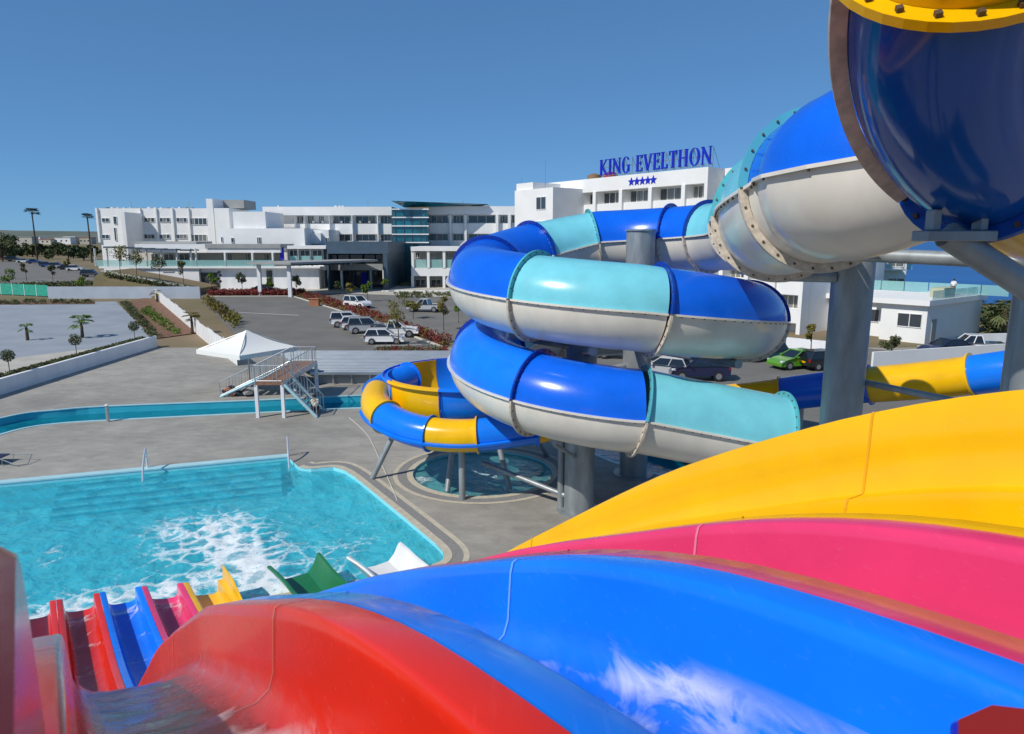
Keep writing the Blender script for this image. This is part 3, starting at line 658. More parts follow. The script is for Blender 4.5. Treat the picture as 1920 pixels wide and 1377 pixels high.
def lane(k, m, label, outerR=False, outerL=False):
    w0 = -1.17 + k; bm = NB(); rows = []
    for s in SS:
        row = []; SEC = sec_of(s, outerR)
        for i, (x, z) in enumerate(SEC + BOT):
            e = 0
            if outerL and x < .2 and i < len(SEC) and z > -.33: e = .25 * (1 + z / .36)
            xx = x + (e * .10 if x > .5 else -e * .1)
            row.append(bm.verts.new(LP(s, w0 + xx, z + e)))
        rows.append(row)
    n = len(rows[0])
    for A, B in zip(rows, rows[1:]):
        for j in range(n): bm.faces.new((A[j], A[(j + 1) % n], B[(j + 1) % n], B[j]))
    bm.faces.new(rows[0][::-1]); bm.faces.new(rows[-1])
    bmesh.ops.recalc_face_normals(bm, faces=bm.faces)
    o = smooth_by_angle(ob('lane', bm, m, ml, world=True, label=label), 50)
    # moulded joints between lane sections: slightly proud pale sealant beads
    for sj in (2.42, 5.6, 8.8, 12, 14.6, 17.2):
        jb = NB(); r2 = []
        for ds in (-.007, .007):
            row = []
            SEC = sec_of(sj, outerR)
            for i, (x, z) in enumerate(SEC):
                e = 0; xx = x
                row.append(jb.verts.new(LP(sj + ds, w0 + xx, z + e + .004) + Vector((PD2.x, PD2.y, 0)) * (.004 if x < .4 else -.004 if x > .6 else 0)))
            r2.append(row)
        for j in range(len(SEC) - 1): jb.faces.new((r2[0][j], r2[0][j + 1], r2[1][j + 1], r2[1][j]))
        ob('lane_joint', jb, SEAL[m.name], o, world=True)
    return o
SEAL = {}
for m, c in ((M_RED, (.70, .16, .10)), (M_LBLUE, (.16, .42, .90)), (M_PINK, (.80, .22, .34)), (M_YEL, (.80, .40, .01))):
    SEAL[m.name] = mat(m.name + '_sealant', c, rough=.5)
lanes = [lane(0, M_RED, 'outer red lane', outerL=True), lane(1, M_RED, 'red lane'), lane(2, M_LBLUE, 'blue lane'), lane(3, M_PINK, 'pink lane'), lane(4, M_YEL, 'yellow lane with a taller outer wall', outerR=True)]
W_FILM = water_mat('running_water', (.93, .96, .98), (.5, .6, .7), foam=(3.2, 1.4, 1.10, .55, .55), bscale=3.6, bstr=.2, mixr=(.0, .04), gmix=.7, flow=True)
def film(k, fo, label, s0=-1.2):
    w0 = -1.17 + k; vs = []; fs = []; fa_ = []; fd_ = []; nx = 20; S = [s for s in [s0 + .1 * i for i in range(400)] if s <= 20.6]
    path = [(.168, -.26)] + SEC[5:-5] + [(.832, -.26)]; Ls = [0]
    for p, q in zip(path, path[1:]): Ls.append(Ls[-1] + math.hypot(q[0] - p[0], q[1] - p[1]))
    prof2 = []
    for i in range(nx + 1):
        d = Ls[-1] * i / nx; j = max(j_ for j_ in range(len(Ls) - 1) if Ls[j_] <= d + 1e-9); t = (d - Ls[j]) / (Ls[j + 1] - Ls[j]); ax = path[j][0] + (path[j + 1][0] - path[j][0]) * t
        prof2.append((ax + .012 * max(-1, min(1, (.5 - ax) / .3)), path[j][1] + (path[j + 1][1] - path[j][1]) * t + .010))
    for s in S:
        for i, (x, z) in enumerate(prof2):
            f = fo(s, .19 + .62 * i / nx); vs.append(LP(s, w0 + x, z + .006 * noise.noise((s * 1.3, x * 5, k)) + .015 * max(0, f - .3))); fa_.append(f); fd_.append(max(0, min(1, (abs(i / nx - .5) - .40) / .10 + .25 * noise.noise((s * 2.2, i * .3, k)))))
    n = nx + 1
    for j in range(len(S) - 1):
        for i in range(nx): q = j * n + i; fs.append((q, q + 1, q + n + 1, q + n))
    me = bpy.data.meshes.new('running_water'); me.from_pydata(vs, [], fs)
    at = me.attributes.new('foam', 'FLOAT', 'POINT'); at.data.foreach_set('value', fa_)
    at = me.attributes.new('fade', 'FLOAT', 'POINT'); at.data.foreach_set('value', fd_)
    return ob('running_water', me, W_FILM, smooth=True, kind='stuff', label=label, cat='water')
def arcs(s, x): # bow waves where the lane sections step
    if s < 9: return 0
    ph = (s - 9 + 1.6 * (x - .5) ** 2 * 4 * .35) % 1.55
    return .55 * math.exp(-((ph - .5) / .07) ** 2) * (.4 + .6 * noise.noise((x * 4, s, 2)) + .4) + (.3 * max(0, (s - 19.3)))
film(1, lambda s, x: max(arcs(s, x), (.40 * math.exp(-((x - .56 - .10 * math.sin(s * 1.3)) / .08) ** 2) + .38 * math.exp(-((x - .30 - .05 * math.sin(s * 2.1)) / .10) ** 2)) * (1 if s < 4.5 else .35)), 'foam-streaked water running down the red lane')
def blue_streak(s, x):
    c = .84 - .19 * (s - .8) + .02 * math.sin(s * 7); f = .50 * math.exp(-((x - c) / .055) ** 2) + .40 * math.exp(-((x - c + .15 + .03 * math.sin(s * 5)) / .04) ** 2) + .20 * math.exp(-((x - c - .03) / .16) ** 2)
    return max(arcs(s, x), f * max(.2, min(1, (3.4 - s) / .5)))
film(2, blue_streak, 'foam-streaked water running down the blue lane')
film(3, lambda s, x: max(arcs(s, x), .5 * math.exp(-((x - .40) / .1) ** 2) * (1 if s < 1.3 else .2)), 'thin water with a little foam running down the pink lane')
# tall start wall beside the camera
bm = NB(); pts = [(-1.3, -.95), (-1.3, 0)] + [(1.34 - .20 + .20 * math.sin(R(a)), -.20 + .20 * math.cos(R(a))) for a in range(0, 91, 10)] + [(1.38, -.55), (1.41, -.9)]
rows = []
for w_ in (-.19, -.16, -.08, -.05):
    ins = .03 if w_ in (-.19, -.05) else 0
    rows.append([bm.verts.new(LP(s, w_, 0) * 0 + Vector((HD.x * s + PD2.x * w_, HD.y * s + PD2.y * w_, CAMH - .415 + z - (ins if z > -.6 else 0)))) for s, z in pts])
for A, B in zip(rows, rows[1:]):
    for j in range(len(pts)): bm.faces.new((A[j], A[(j + 1) % len(pts)], B[(j + 1) % len(pts)], B[j]))
bm.faces.new(rows[0]); bm.faces.new(rows[-1]); bmesh.ops.recalc_face_normals(bm, faces=bm.faces)
smooth_by_angle(ob('start_wall', bm, M_RED, ml, world=True))
for s in (3, 7, 11, 14.5):
    for w_ in (-.9, 3.6):
        p = LP(s, w_, -.52); ob('support_post', tube(NB(), [(p.x, p.y, 0), p], .14, 14), M_ZINC, ml, world=True)
    a, b = LP(s, -1.1, -.6), LP(s, 3.8, -.6); ob('support_beam', tube(NB(), [a, b], .09, 10), M_ZINC, ml, world=True)
# mat lying at the top of the blue lane
q = GP(1860, 1322, CAMH - .915)
mt = thing('slide_mat', q, 'dark red foam mat with blue edging lying in the bottom right corner', 'mat', rz=R(8))
bm = NB(); out = [(-.16, -.10), (-.10, -.03), (0, .0), (.10, -.035), (.42, -.10), (.42, -.8), (-.16, -.8)]
vb = [bm.verts.new((x, y, -.05)) for x, y in out]; vt = [bm.verts.new((x, y, .0)) for x, y in out]
bm.faces.new(vt); bm.faces.new(vb[::-1])
for i in range(len(out)): bm.faces.new((vb[i], vb[(i + 1) % len(out)], vt[(i + 1) % len(out)], vt[i]))
ob('pad', bm, mat('mat_red', (.30, .012, .008), rough=.6), mt)
ob('edging', tube(NB(), [(x, y, -.02) for x, y in out + out[:1]], .012, 8, False), M_SIGN, mt)

# ---- two short open slides ending in the pool
def open_slide(name, wc, s_end, half, wall, m, label):
    t = thing(name, (HD.x * s_end + PD2.x * wc, HD.y * s_end + PD2.y * wc, 0), label, 'water slide')
    bm = NB(); rows = []
    for i in range(34):
        s = s_end - 11 + 11 * i / 33; z = .12 + (0 if s > s_end - 2.2 else .20 * (s_end - 2.2 - s)); fl_ = 1 + .12 * max(0, (s - s_end + 1.2) / 1.2); e = max(0, (s - s_end + .7))
        hw = wall * (1 if e == 0 else 1 - .10 * e)
        sec = [(-half - .16, hw - .05), (-half - .13, hw), (-half - .06, hw - .02), (-half * .86, .22), (-half * .6, .03), (0, 0), (half * .6, .03), (half * .86, .22), (half + .06, hw - .02), (half + .13, hw), (half + .16, hw - .05), (half * .92, .18), (half * .62, -.03), (0, -.06), (-half * .62, -.03), (-half * .92, .18)]
        rows.append([bm.verts.new((HD.x * s + PD2.x * (wc + x * fl_), HD.y * s + PD2.y * (wc + x * fl_), z + zz)) for x, zz in sec])
    n = len(rows[0])
    for A, B in zip(rows, rows[1:]):
        for j in range(n): bm.faces.new((A[j], A[(j + 1) % n], B[(j + 1) % n], B[j]))
    bm.faces.new(rows[0]); bm.faces.new(rows[-1]); bmesh.ops.recalc_face_normals(bm, faces=bm.faces)
    smooth_by_angle(ob('trough', bm, m, t, world=True), 35)
    for s in (s_end - 8, s_end - 4):
        p = HD * s + PD2 * wc; ob('leg', tube(NB(), [(p.x, p.y, 0), (p.x, p.y, .06 + .2 * max(0, s_end - 2.2 - s))], .09, 12), M_ZINC, t, world=True)
    return t
open_slide('green_slide', 5.75, 19.5, .56, .62, M_GREEN, 'green open trough slide pouring foaming water into the pool')
open_slide('white_slide', 8.0, 18.8, .66, .60, M_WHITEG, 'white open trough slide beside the green one at the pool edge')

# ================================================================== HOTEL AND BUILDINGS
DY = 14
def bxp(bm, u0, v0, u1, v1, Y, dep, z0=None):
    Y += DY; a = PY(u0, v0, Y); b = PY(u1, v1, Y); bx(bm, a.x, b.x, Y, Y + dep, b.z if z0 is None else z0, a.z); return bm
def pbox(parent, name, m, u0, v0, u1, v1, Y, dep, z0=None):
    return ob(name, bxp(NB(), u0, v0, u1, v1, Y, dep, z0), m, parent, world=True)
def window(parent, u0, v0, u1, v1, Y, panes=2, m=None, fr=M_WHITE, name='window'):
    Y += DY; a = PY(u0, v0, Y); b = PY(u1, v1, Y); W = b.x - a.x; t = .07
    bm = NB(); bx(bm, a.x, b.x, Y - .05, Y + .10, a.z - t, a.z); bx(bm, a.x, b.x, Y - .05, Y + .10, b.z, b.z + t)
    for k in range(panes + 1):
        x = a.x + W * k / panes; bx(bm, max(a.x, x - t / 2), min(b.x, x + t / 2), Y - .048, Y + .098, b.z + t, a.z - t)
    f = ob(name, bm, fr, parent, world=True)
    for k in range(panes):
        mm = m or random.choice([M_GLASS, M_GLASS, M_CURT])
        bm = NB(); bx(bm, a.x + W * k / panes + t / 2, a.x + W * (k + 1) / panes - t / 2, Y + .02, Y + .05, b.z + t, a.z - t); ob('pane', bm, mm, f, world=True)
    return f
GZ = 1.2
ht = thing('hotel_building', (-40, 138, GZ), 'long white hotel block with a teal glass stair tower across the background', 'building')
# left wing
pbox(ht, 'wall', M_WHITE, 183, 391, 402, 480, 138, 14, 0)
for u in (183, 264, 294, 324.5, 355):
    pbox(ht, 'fin', M_WHITE, u - 1.6, 390.2, u + 1.6, 455, 137.62, .37)
for v in (409, 440):
    window(ht, 190.5, v, 205, v + 8, 137.9, 2)
    for u in (270, 299, 330.5): window(ht, u, v - .5, u + 20, v + 8, 137.9, 3)
    window(ht, 357, v, 388, v + 13, 137.9, 4); window(ht, 254.5, v, 260, v + 8, 137.9, 1); window(ht, 393, v + 6, 398, v + 14, 137.85, 1)
window(ht, 212, 406, 219.5, 421, 137.9, 1); window(ht, 213, 427, 219.5, 452, 137.9, 1)
pbox(ht, 'bay', M_WHITE, 226, 398, 240, 470, 131, 7, 0)
# stair tower, roof plant screen and lower blocks
pbox(ht, 'stair_tower', M_WHITE, 386, 373, 406, 480, 134.5, 9, 0)
pbox(ht, 'roof_screen', M_GREYR, 407, 375, 458, 391, 140, 7)
pbox(ht, 'wall', M_WHITE, 401, 390.5, 435, 480, 133.4, 12, 0)
pbox(ht, 'penthouse_box', M_WHITE, 436, 397, 499, 432, 125.5, 11)
lo = pbox(ht, 'wall', M_WHITE, 408, 428.5, 574, 500, 124.6, 12.8, 0)
pbox(ht, 'wall', M_WHITE, 575, 431, 619, 500, 130, 9, 0); pbox(ht, 'wall_panel', M_WHITE, 582, 437, 602, 457, 129, .9)
window(ht, 481.5, 445, 489.5, 458, 124.52, 2); window(ht, 414, 444.5, 418, 455, 124.52, 1); window(ht, 433, 446, 439, 456, 124.52, 1); window(ht, 611, 446, 618, 454, 129.9, 2)
# right hand part: fascia, parapets, columns and recessed windows
def floors(u0, u1, cols, wins, vt):
    pbox(ht, 'back_wall', M_WHITE, u0, vt + 10, u1, 500, 140.2, 9, 0)
    pbox(ht, 'fascia', M_WHITE, u0, vt, u1, vt + 16, 138, 11)
    for v in (vt + 32, vt + 64): pbox(ht, 'parapet', M_WHITE, u0, v, u1, v + 19.5, 138.4, 1.75)
    for c in cols: pbox(ht, 'column', M_WHITE, c - 2.6, vt + 16.2, c + 2.6, 500, 137.6, .75, 0)
    for a, b in wins:
        for v in (vt + 17.5, vt + 52): window(ht, a, v, b, v + 14, 140.08, 3)
floors(492, 734.5, (554, 573, 619, 661.5, 709), ((557, 569), (577, 589), (598, 608), (625, 657), (667, 704), (714, 733)), 388)
floors(804, 1040, (845, 873, 932, 955), ((808, 840), (850, 869), (879, 928), (938, 951), (960, 985)), 387)
# glass tower with its canopy roof
gt = pbox(ht, 'glass_tower', M_TEALG, 735.5, 392, 803, 500, 133.5, 6.4, 0)
for v in (391.5, 407, 423, 438.5, 454): pbox(ht, 'glass_band', M_WHITE, 734.5, v, 804, v + 2, 133.1, .38)
for u in (741, 757, 772, 788, 797.5): pbox(ht, 'mullion', M_SLATE, u - .5, 393, u + .5, 475, 133.3, .19)
bm = NB(); a = PY(734, 377, 145); b = PY(913, 383, 145)
vs = [bm.verts.new(p) for p in ((a.x, 144.5, a.z), (b.x, 151, b.z + .3), (b.x, 161, b.z + .3), (a.x, 161, a.z), (a.x + 2.2, 147.2, a.z - 1.2), (b.x - 3, 152.2, b.z + .0), (b.x - 3, 160, b.z), (a.x + 2, 160, a.z - 1.2))]
for f in ((0, 1, 2, 3), (4, 7, 6, 5), (0, 4, 5, 1), (1, 5, 6, 2), (2, 6, 7, 3), (3, 7, 4, 0)): bm.faces.new([vs[i] for i in f])
bmesh.ops.recalc_face_normals(bm, faces=bm.faces); ob('canopy_roof', bm, M_TEALG, ht, world=True)
# roof things
ra = random.Random(5)
for k in range(16):
    u = 196 + 11.5 * k if k < 15 else 520; v = 391 if u < 400 else 388
    if 380 < u < 460: continue
    pbox(ht, 'roof_unit', ra.choice([M_WHITE, M_GREYR]), u, v - ra.uniform(1.2, 2.6), u + ra.uniform(2, 4), v + .6, 144 + ra.uniform(0, 3), 1.4)
for u, h in ((246, 6), (354, 5), (598, 5), (690, 7), (868, 6)): p = PY(u, 388, 158); rod('aerial', p - Vector((0, 0, .5)), p + Vector((0, 0, h * .22)), .05, M_ZINC, ht, 6)
for k in range(9):
    u = 560 + 17.5 * k
    pbox(ht, 'air_conditioner', M_GREYR, u + 8, 414.5, u + 12, 418.8, 138.75, .5)
for u, w_ in ((627, 4), (635, 3), (641, 3)): pbox(ht, 'roof_unit', M_WHITE, u, 386, u + w_, 388.5, 141, 2)
# entrance block
DY = 9
eb = thing('entrance_block', (PY(670, 540, 118).x, 118, GZ), 'slate blue entrance block with a deep dark opening in front of the hotel', 'building')
Y0 = 118
pbox(eb, 'wall', M_SLATE, 612, 453, 728, 476, Y0, 22); pbox(eb, 'wall', M_SLATE, 612, 476.3, 619, 560, Y0, 22, 0.6); pbox(eb, 'wall', M_SLATE, 718, 476.3, 728, 560, Y0, 22, .6)
pbox(eb, 'inner_wall', M_SLATE, 619.2, 476.3, 717.8, 560, Y0 + 7, .4, .6)
pbox(eb, 'floor_band', M_GREYR, 619.2, 495, 717.8, 507, Y0 + 1.2, 5.7)
for u0, u1 in ((621, 632), (634, 655), (657, 680), (683, 703), (705, 716)): window(eb, u0, 478, u1, 494, Y0 + 1.5, 2, M_GLASS, M_SLATE)
for u0, u1 in ((622, 633), (643, 660), (662, 690), (700, 716)): window(eb, u0, 509, u1, 549, Y0 + 6.85, 2, M_GLASS, M_SLATE, 'door')
pbox(eb, 'column', M_WHITE, 638, 507.3, 643, 556, Y0 + .8, .7, .6); pbox(eb, 'column', M_GREYR, 693, 507.3, 698, 556, Y0 + .8, .7, .6)
pbox(eb, 'banner', M_BLUECL, 677, 511, 688, 533, Y0 + 6.4, .1)
# balcony block right of the entrance
bb = thing('balcony_block', (PY(810, 540, 122).x, 122, GZ), 'two storey white balcony block with turquoise glass railings right of the entrance', 'building')
Y0 = 122
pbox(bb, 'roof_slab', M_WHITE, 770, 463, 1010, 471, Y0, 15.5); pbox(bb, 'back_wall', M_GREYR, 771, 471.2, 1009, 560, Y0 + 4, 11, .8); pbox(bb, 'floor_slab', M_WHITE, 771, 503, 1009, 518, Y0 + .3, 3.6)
for k in range(8):
    u = 773.5 + 29.5 * k
    pbox(bb, 'column', M_WHITE, u - 2.7, 471.2, u + 2.7, 502.8, Y0 + .2, .6); pbox(bb, 'column', M_WHITE, u - 2.7, 518.2, u + 2.7, 556, Y0 + .2, .6, .8)
    if k < 7:
        pbox(bb, 'balustrade', M_BALUS, u + 3.2, 487, u + 26.3, 502.6, Y0 + .5, .04); window(bb, u + 5, 474, u + 13, 484, Y0 + 3.9, 2); window(bb, u + 6, 524, u + 24, 549, Y0 + 3.9, 2, name='door')
pbox(bb, 'kerb_wall', M_WHITE, 716, 545, 1005, 555, Y0 - 7, .4, .7)
# left low block with glazed bays beside the entrance
gb = thing('glazed_wing', (PY(575, 540, 121).x, 121, GZ), 'white glazed bays between terrace and slate entrance block', 'building')
Y0 = 121
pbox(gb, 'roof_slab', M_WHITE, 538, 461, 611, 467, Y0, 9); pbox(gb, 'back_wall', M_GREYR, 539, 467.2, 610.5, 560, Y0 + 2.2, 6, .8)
pbox(gb, 'floor_slab', M_WHITE, 539, 489, 610.5, 507, Y0 + .2, 1.9)
for u in (540, 560.5, 583.5, 607): pbox(gb, 'column', M_WHITE, u - 2, 467.2, u + 2, 548, Y0 - .1, .28, .8)
for u0, u1 in ((543, 558), (563, 581), (586, 604)):
    window(gb, u0, 469, u1, 488, Y0 + 2.1, 2); pbox(gb, 'balustrade', M_BALUS, u0, 480, u1, 488.6, Y0 + .3, .04); window(gb, u0, 509, u1, 540, Y0 + 2.1, 2, name='door')
pbox(gb, 'banner', M_BLUECL, 524, 464, 533, 488, Y0 - .6, .1)
# terrace with flat canopies
DY = 12
tr = thing('terrace_pavilion', (PY(390, 530, 116).x, 116, GZ), 'white terrace with flat grey canopies, columns and turquoise glass railing', 'building')
Y0 = 116
pbox(tr, 'canopy_slab', M_WHITE, 252, 458, 385, 468, Y0 + 1, 9); pbox(tr, 'canopy_slab', M_GREYR, 386, 458, 526, 466, Y0 + .5, 8); pbox(tr, 'fascia_beam', M_WHITE, 386, 466.2, 526, 474, Y0 + .7, 7)
pbox(tr, 'roof_edge', M_GREYR, 248, 453, 368, 457.6, Y0 + 3, 7)
for k in range(7): pbox(tr, 'pergola_slat', M_SLATE, 193 + 24 * k, 462.5 + k * .9, 211 + 24 * k, 465.5 + k * .9, Y0 - .6, 4)
pbox(tr, 'back_wall', mat('beige_wall', (.52, .46, .38), rough=.8, var=.08, vscale=.5), 250, 474.2, 530, 503, Y0 + 7.2, .5)
pbox(tr, 'floor_slab', M_WHITE, 185, 500, 600, 503.5, Y0 - .2, 8.3); pbox(tr, 'base_wall', M_WHITE, 255, 503.7, 376, 550, Y0 + .2, 7.5, .6); pbox(tr, 'base_wall', M_WHITEW, 376.3, 503.7, 600, 556, Y0 + .9, 6.5, .6)
for u in (177, 200, 224, 274, 302, 330.5, 357, 366.5, 421.5, 473, 511):
    pbox(tr, 'column', M_WHITE, u - 2.2, 466 if u < 380 else 474.2, u + 2.2, 499.8, Y0 + .2, .5)
us = [180, 202, 226, 250, 276, 304, 332.5, 369, 424, 476, 514]
for a, b in zip(us, us[1:]): pbox(tr, 'balustrade', M_BALUS, a + .6, 488, b - .6, 499.8, Y0 + .1, .04)
for u0, u1 in ((283, 298), (307, 327), (336, 356), (371, 377), (427, 436), (460, 470), (495, 505)): window(tr, u0, 476, u1, 497, Y0 + 7.1, 2, M_GLASS if u1 - u0 > 12 else None, name='door')
window(tr, 376, 511, 410, 540, Y0 + .82, 2, M_GLASS, M_GREYR, 'garage_door'); window(tr, 499, 507, 512, 535, Y0 + .82, 1, M_GLASS, M_GREYR, 'door')
pbox(tr, 'window_band', M_GREYR, 305, 507, 326, 511, Y0 + .1, .09)
# entrance canopy on two posts
ec = thing('entrance_canopy', (PY(540, 545, 108).x, 108, GZ), 'thin grey canopy on slim posts reaching out from the entrance block', 'canopy')
bm = NB(); a = PY(463, 496, 115); b = PY(712, 489, 128)
vs = [bm.verts.new(p) for p in ((a.x, 115, a.z), (PY(545, 497, 113).x, 113, a.z), (b.x, 126, a.z + .15), (b.x - 6, 129, a.z + .15), (a.x + 2, 121, a.z))]
f = bm.faces.new(vs); r = bmesh.ops.extrude_face_region(bm, geom=[f])
for v in r['geom']:
    if isinstance(v, bmesh.types.BMVert): v.co.z += .35
bmesh.ops.recalc_face_normals(bm, faces=bm.faces); ob('roof_plate', bm, M_GREYR, ec, world=True)
for u, Y in ((485, 117), (541.5, 114.5)):
    p = PY(u, 500, Y); ob('post', bx(NB(), p.x - .28, p.x + .28, Y - .28, Y + .28, .6, a.z - .01), M_WHITEW, ec, world=True)
for k in range(14):
    p = PY(540 + 9 * k, 503, 115 + .5 * k); ob('lattice_slat', bx(NB(), p.x - .2, p.x + .2, 115 + .5 * k, 119 + .5 * k, a.z - .28, a.z - .03), M_SLATE, ec, world=True)

# ---- the right wing that carries the sign
DY = 0
A_ = Vector((.604, -.797, 0)).normalized(); N_ = Vector((-.797, -.604, 0)).normalized(); ZT = 18.2
wg = thing('hotel_wing', (22, 82, 0), 'tall white hotel wing with balconies that carries the rooftop name sign', 'building')
def onwing(u, v, O):   # distance along the facade through O (from O towards the near end) seen at pixel column u
    r = ray(u, v); det = r.x * -A_.y + r.y * A_.x
    return (r.x * O.y - r.y * O.x) / det * 1.0
def col_s(u, O):
    r = ray(u, 380); return (O.x * r.y - O.y * r.x) / (A_.y * r.x - A_.x * r.y)
def wbox(parent, name, m, O, s0, s1, d0, d1, z0, z1): return ob(name, obx(NB(), O, A_, N_, s0, s1, d0, d1, z0, z1), m, parent, world=True)
def wwin(parent, O, s0, s1, z0, z1, d, panes=3, m=None, name='window'):
    t = .07; bm = NB(); obx(bm, O, A_, N_, s0, s1, d, d + .08, z0, z0 + t); obx(bm, O, A_, N_, s0, s1, d, d + .08, z1 - t, z1)
    for k in range(panes + 1):
        x = s0 + (s1 - s0) * k / panes; obx(bm, O, A_, N_, max(s0, x - t / 2), min(s1, x + t / 2), d, d + .078, z0 + t, z1 - t)
    f = ob(name, bm, M_WHITE, parent, world=True)
    for k in range(panes):
        bm = NB(); obx(bm, O, A_, N_, s0 + (s1 - s0) * k / panes + t / 2, s0 + (s1 - s0) * (k + 1) / panes - t / 2, d + .01, d + .04, z0 + t, z1 - t)
        ob('pane', bm, m or random.choice([M_GLASS, M_CURT, M_CURT]), f, world=True)
def wing_block(O, s0, s1, cols, deep):
    wbox(wg, 'back_wall', M_WHITE, O, s0, s1, -deep, -1.5, -.2, ZT - .02); wbox(wg, 'fascia', M_WHITE, O, s0, s1, -1.49, 0, ZT - 1.75, ZT)
    wbox(wg, 'end_wall', M_WHITE, O, s1 - .45, s1 + .01, -1.48, -.003, -.2, ZT - 1.76)
    for k in range(5):
        zt = ZT - 3.35 - 3.05 * k
        wbox(wg, 'parapet', M_WHITE, O, s0, s1 - .46, -1.49, -.25, zt - 1.45, zt)
        for a, b in zip(cols, cols[1:]):
            wwin(wg, O, a + .35, b - .35, zt + .02, zt + 1.5, -1.48, 4 if b - a > 3 else 2)
    for c in cols[:-1]: wbox(wg, 'column', M_WHITE, O, c - .28, c + .28, -1.47, .12, -.2, ZT - 1.76)
O1 = Vector((22.1, 80.8, 0))
cols1 = [col_s(u, O1) for u in (1088, 1115, 1164, 1219, 1281, 1315)]
wing_block(O1, -34, .0, [-30, -26] + cols1[:-1] + [0], 20)
O2 = O1 - N_ * 2.95
c2 = [.3 + 3.45 * k for k in range(4)]
wing_block(O2, .02, 10.7, c2, 17.9)
# tower at the far end of the wing
O3 = Vector((5.4, 94, 0))
wbox(wg, 'stair_tower', M_WHITE, O3, -8.3, 0, -7, 0, -.2, 16.95); wbox(wg, 'stair_tower_head', M_WHITE, O3, -8.3, -4.6, -7, -.3, 16.97, 17.9)
for z in (14.9, 11.7, 8.5):
    wwin(wg, O3, -3.4, -1.4, z - .75, z + .95, .004, 2, M_GLASS)
rod('mast', O3 - A_ * 4 - N_ * 2 + Vector((0, 0, 17)), O3 - A_ * 4 - N_ * 2 + Vector((0, 0, 21)), .03, M_ZINC, wg); rod('mast', O3 - A_ * 8 - N_ * 1 + Vector((0, 0, 17.9)), O3 - A_ * 8 - N_ * 1 + Vector((0, 0, 18.9)), .03, M_ZINC, wg)
# sea-side block with turquoise balconies
sb = thing('seaside_block', (PY(1672, 500, 96).x, 96, 0), 'pale seaside block with turquoise balcony glass behind the thick column', 'building')
pbox(sb, 'wall', M_WHITE, 1600, 330, 1697, 530, 96, 14, -.5)
for v in (395, 430, 487): pbox(sb, 'balcony_glass', M_BALUS, 1652, v, 1673, v + 18, 94.8, .06); pbox(sb, 'balcony_glass', M_BALUS, 1699, v + 8, 1710, v + 19, 97, .06); pbox(sb, 'balcony_slab', M_WHITE, 1650, v + 18.3, 1700, v + 20.5, 94.7, 1.28)
for v in (426, 455, 485, 522): window(sb, 1666, v, 1694, v + 16, 95.9, 2, M_CURT)
# low service building on the right
sv0 = GP(1733, 645); O4 = Vector((sv0.x, sv0.y, 0)); sv = thing('service_building', O4, 'low white flat-roofed service building with two windows near the sea', 'building')
ls = -col_s(1672, O4); 
wbox(sv, 'wall', M_WHITE, O4, -ls, 0, -13.5, 0, -.1, 3.75); wbox(sv, 'wall', M_WHITE, O4, -ls - 8, -ls - .01, -11, -1.6, -.1, 3.75); wbox(sv, 'roof_slab', M_WHITE, O4, -ls - 1.2, .35, -13.9, .6, 3.76, 4.3); wbox(sv, 'roof_slab', M_WHITE, O4, -ls - 8.5, -ls - 1.21, -11.4, -.9, 3.76, 4.28)
wwin(sv, O4, -ls * .62, -ls * .62 + 2.3, 1.5, 2.9, .004, 2, M_GLASS); wwin(sv, O4, -ls - 3.2, -ls - .9, 1.5, 2.9, -1.59, 2, M_GLASS)
ob('door', obx(NB(), O4, A_, N_, .005, .06, -2.2, -1.2, .0, 2.3), M_GREYR, sv, world=True)
for k in range(5): wbox(sv, 'roof_balustrade', M_BALUS, O4, .2, .24, -13.6 + 2.7 * k, -11.0 + 2.7 * k, 4.31, 5.2)
for k in range(6): wbox(sv, 'roof_balustrade', M_BALUS, O4, -ls - 8 + 2.6 * k, -ls - 5.5 + 2.6 * k, -11.2, -11.16, 4.31, 5.4)
wbox(sv, 'roof_hatch', mat('hatch_beige', (.42, .44, .30), rough=.8), O4, -1.5, -.2, -6.6, -3.8, 4.305, 5.3)
# low white walls
def wall(name, a, b, h, th, label, m=M_WHITEW, group=None):
    a = Vector((a[0], a[1], 0)); b = Vector((b[0], b[1], 0)); d = (b - a).normalized(); n = Vector((d.y, -d.x, 0)); bm = NB(); obx(bm, a, d, n, 0, (b - a).length, 0, th, -.1, h)
    o = ob(name, bm, m, loc=(0, 0, terr(min(a.y, b.y)))); return tag(o, label, 'wall', group)
wall('boundary_wall', G2(1632, 694), G2(1885, 676), 1.45, .2, 'low white wall between the yellow flume and the service building', M_WHITE)
wall('boundary_wall', G2(1475, 652), G2(1585, 664), 1.0, .2, 'low white wall behind the parked green car')
wall('garden_wall', G2(1813, 652), G2(1890, 650), 1.3, .25, 'short white garden wall right of the service building')
wall('planter_wall', (-33.9, 40), (-34.4, 66), 1.05, .3, 'long white planter wall along the grey plaza on the left')
sheet('planter_soil', [(-34.25, 40), (-34.75, 66), (-35.9, 66), (-35.4, 40)], .82, M_SOIL, kind='structure', skirt=.8)
wall('roadside_wall', (PY(92, 556, 112.4).x, 112.4), (PY(376, 549, 112.4).x, 112.4), 1.9, .25, 'long pale wall with blue-grey shade painted in, behind the plaza, left of the hotel', mat('wall_toned_for_shade', (.42, .47, .54), rough=.8, var=.1, vscale=.4))  # blue-grey tone puts shade into the wall's colour

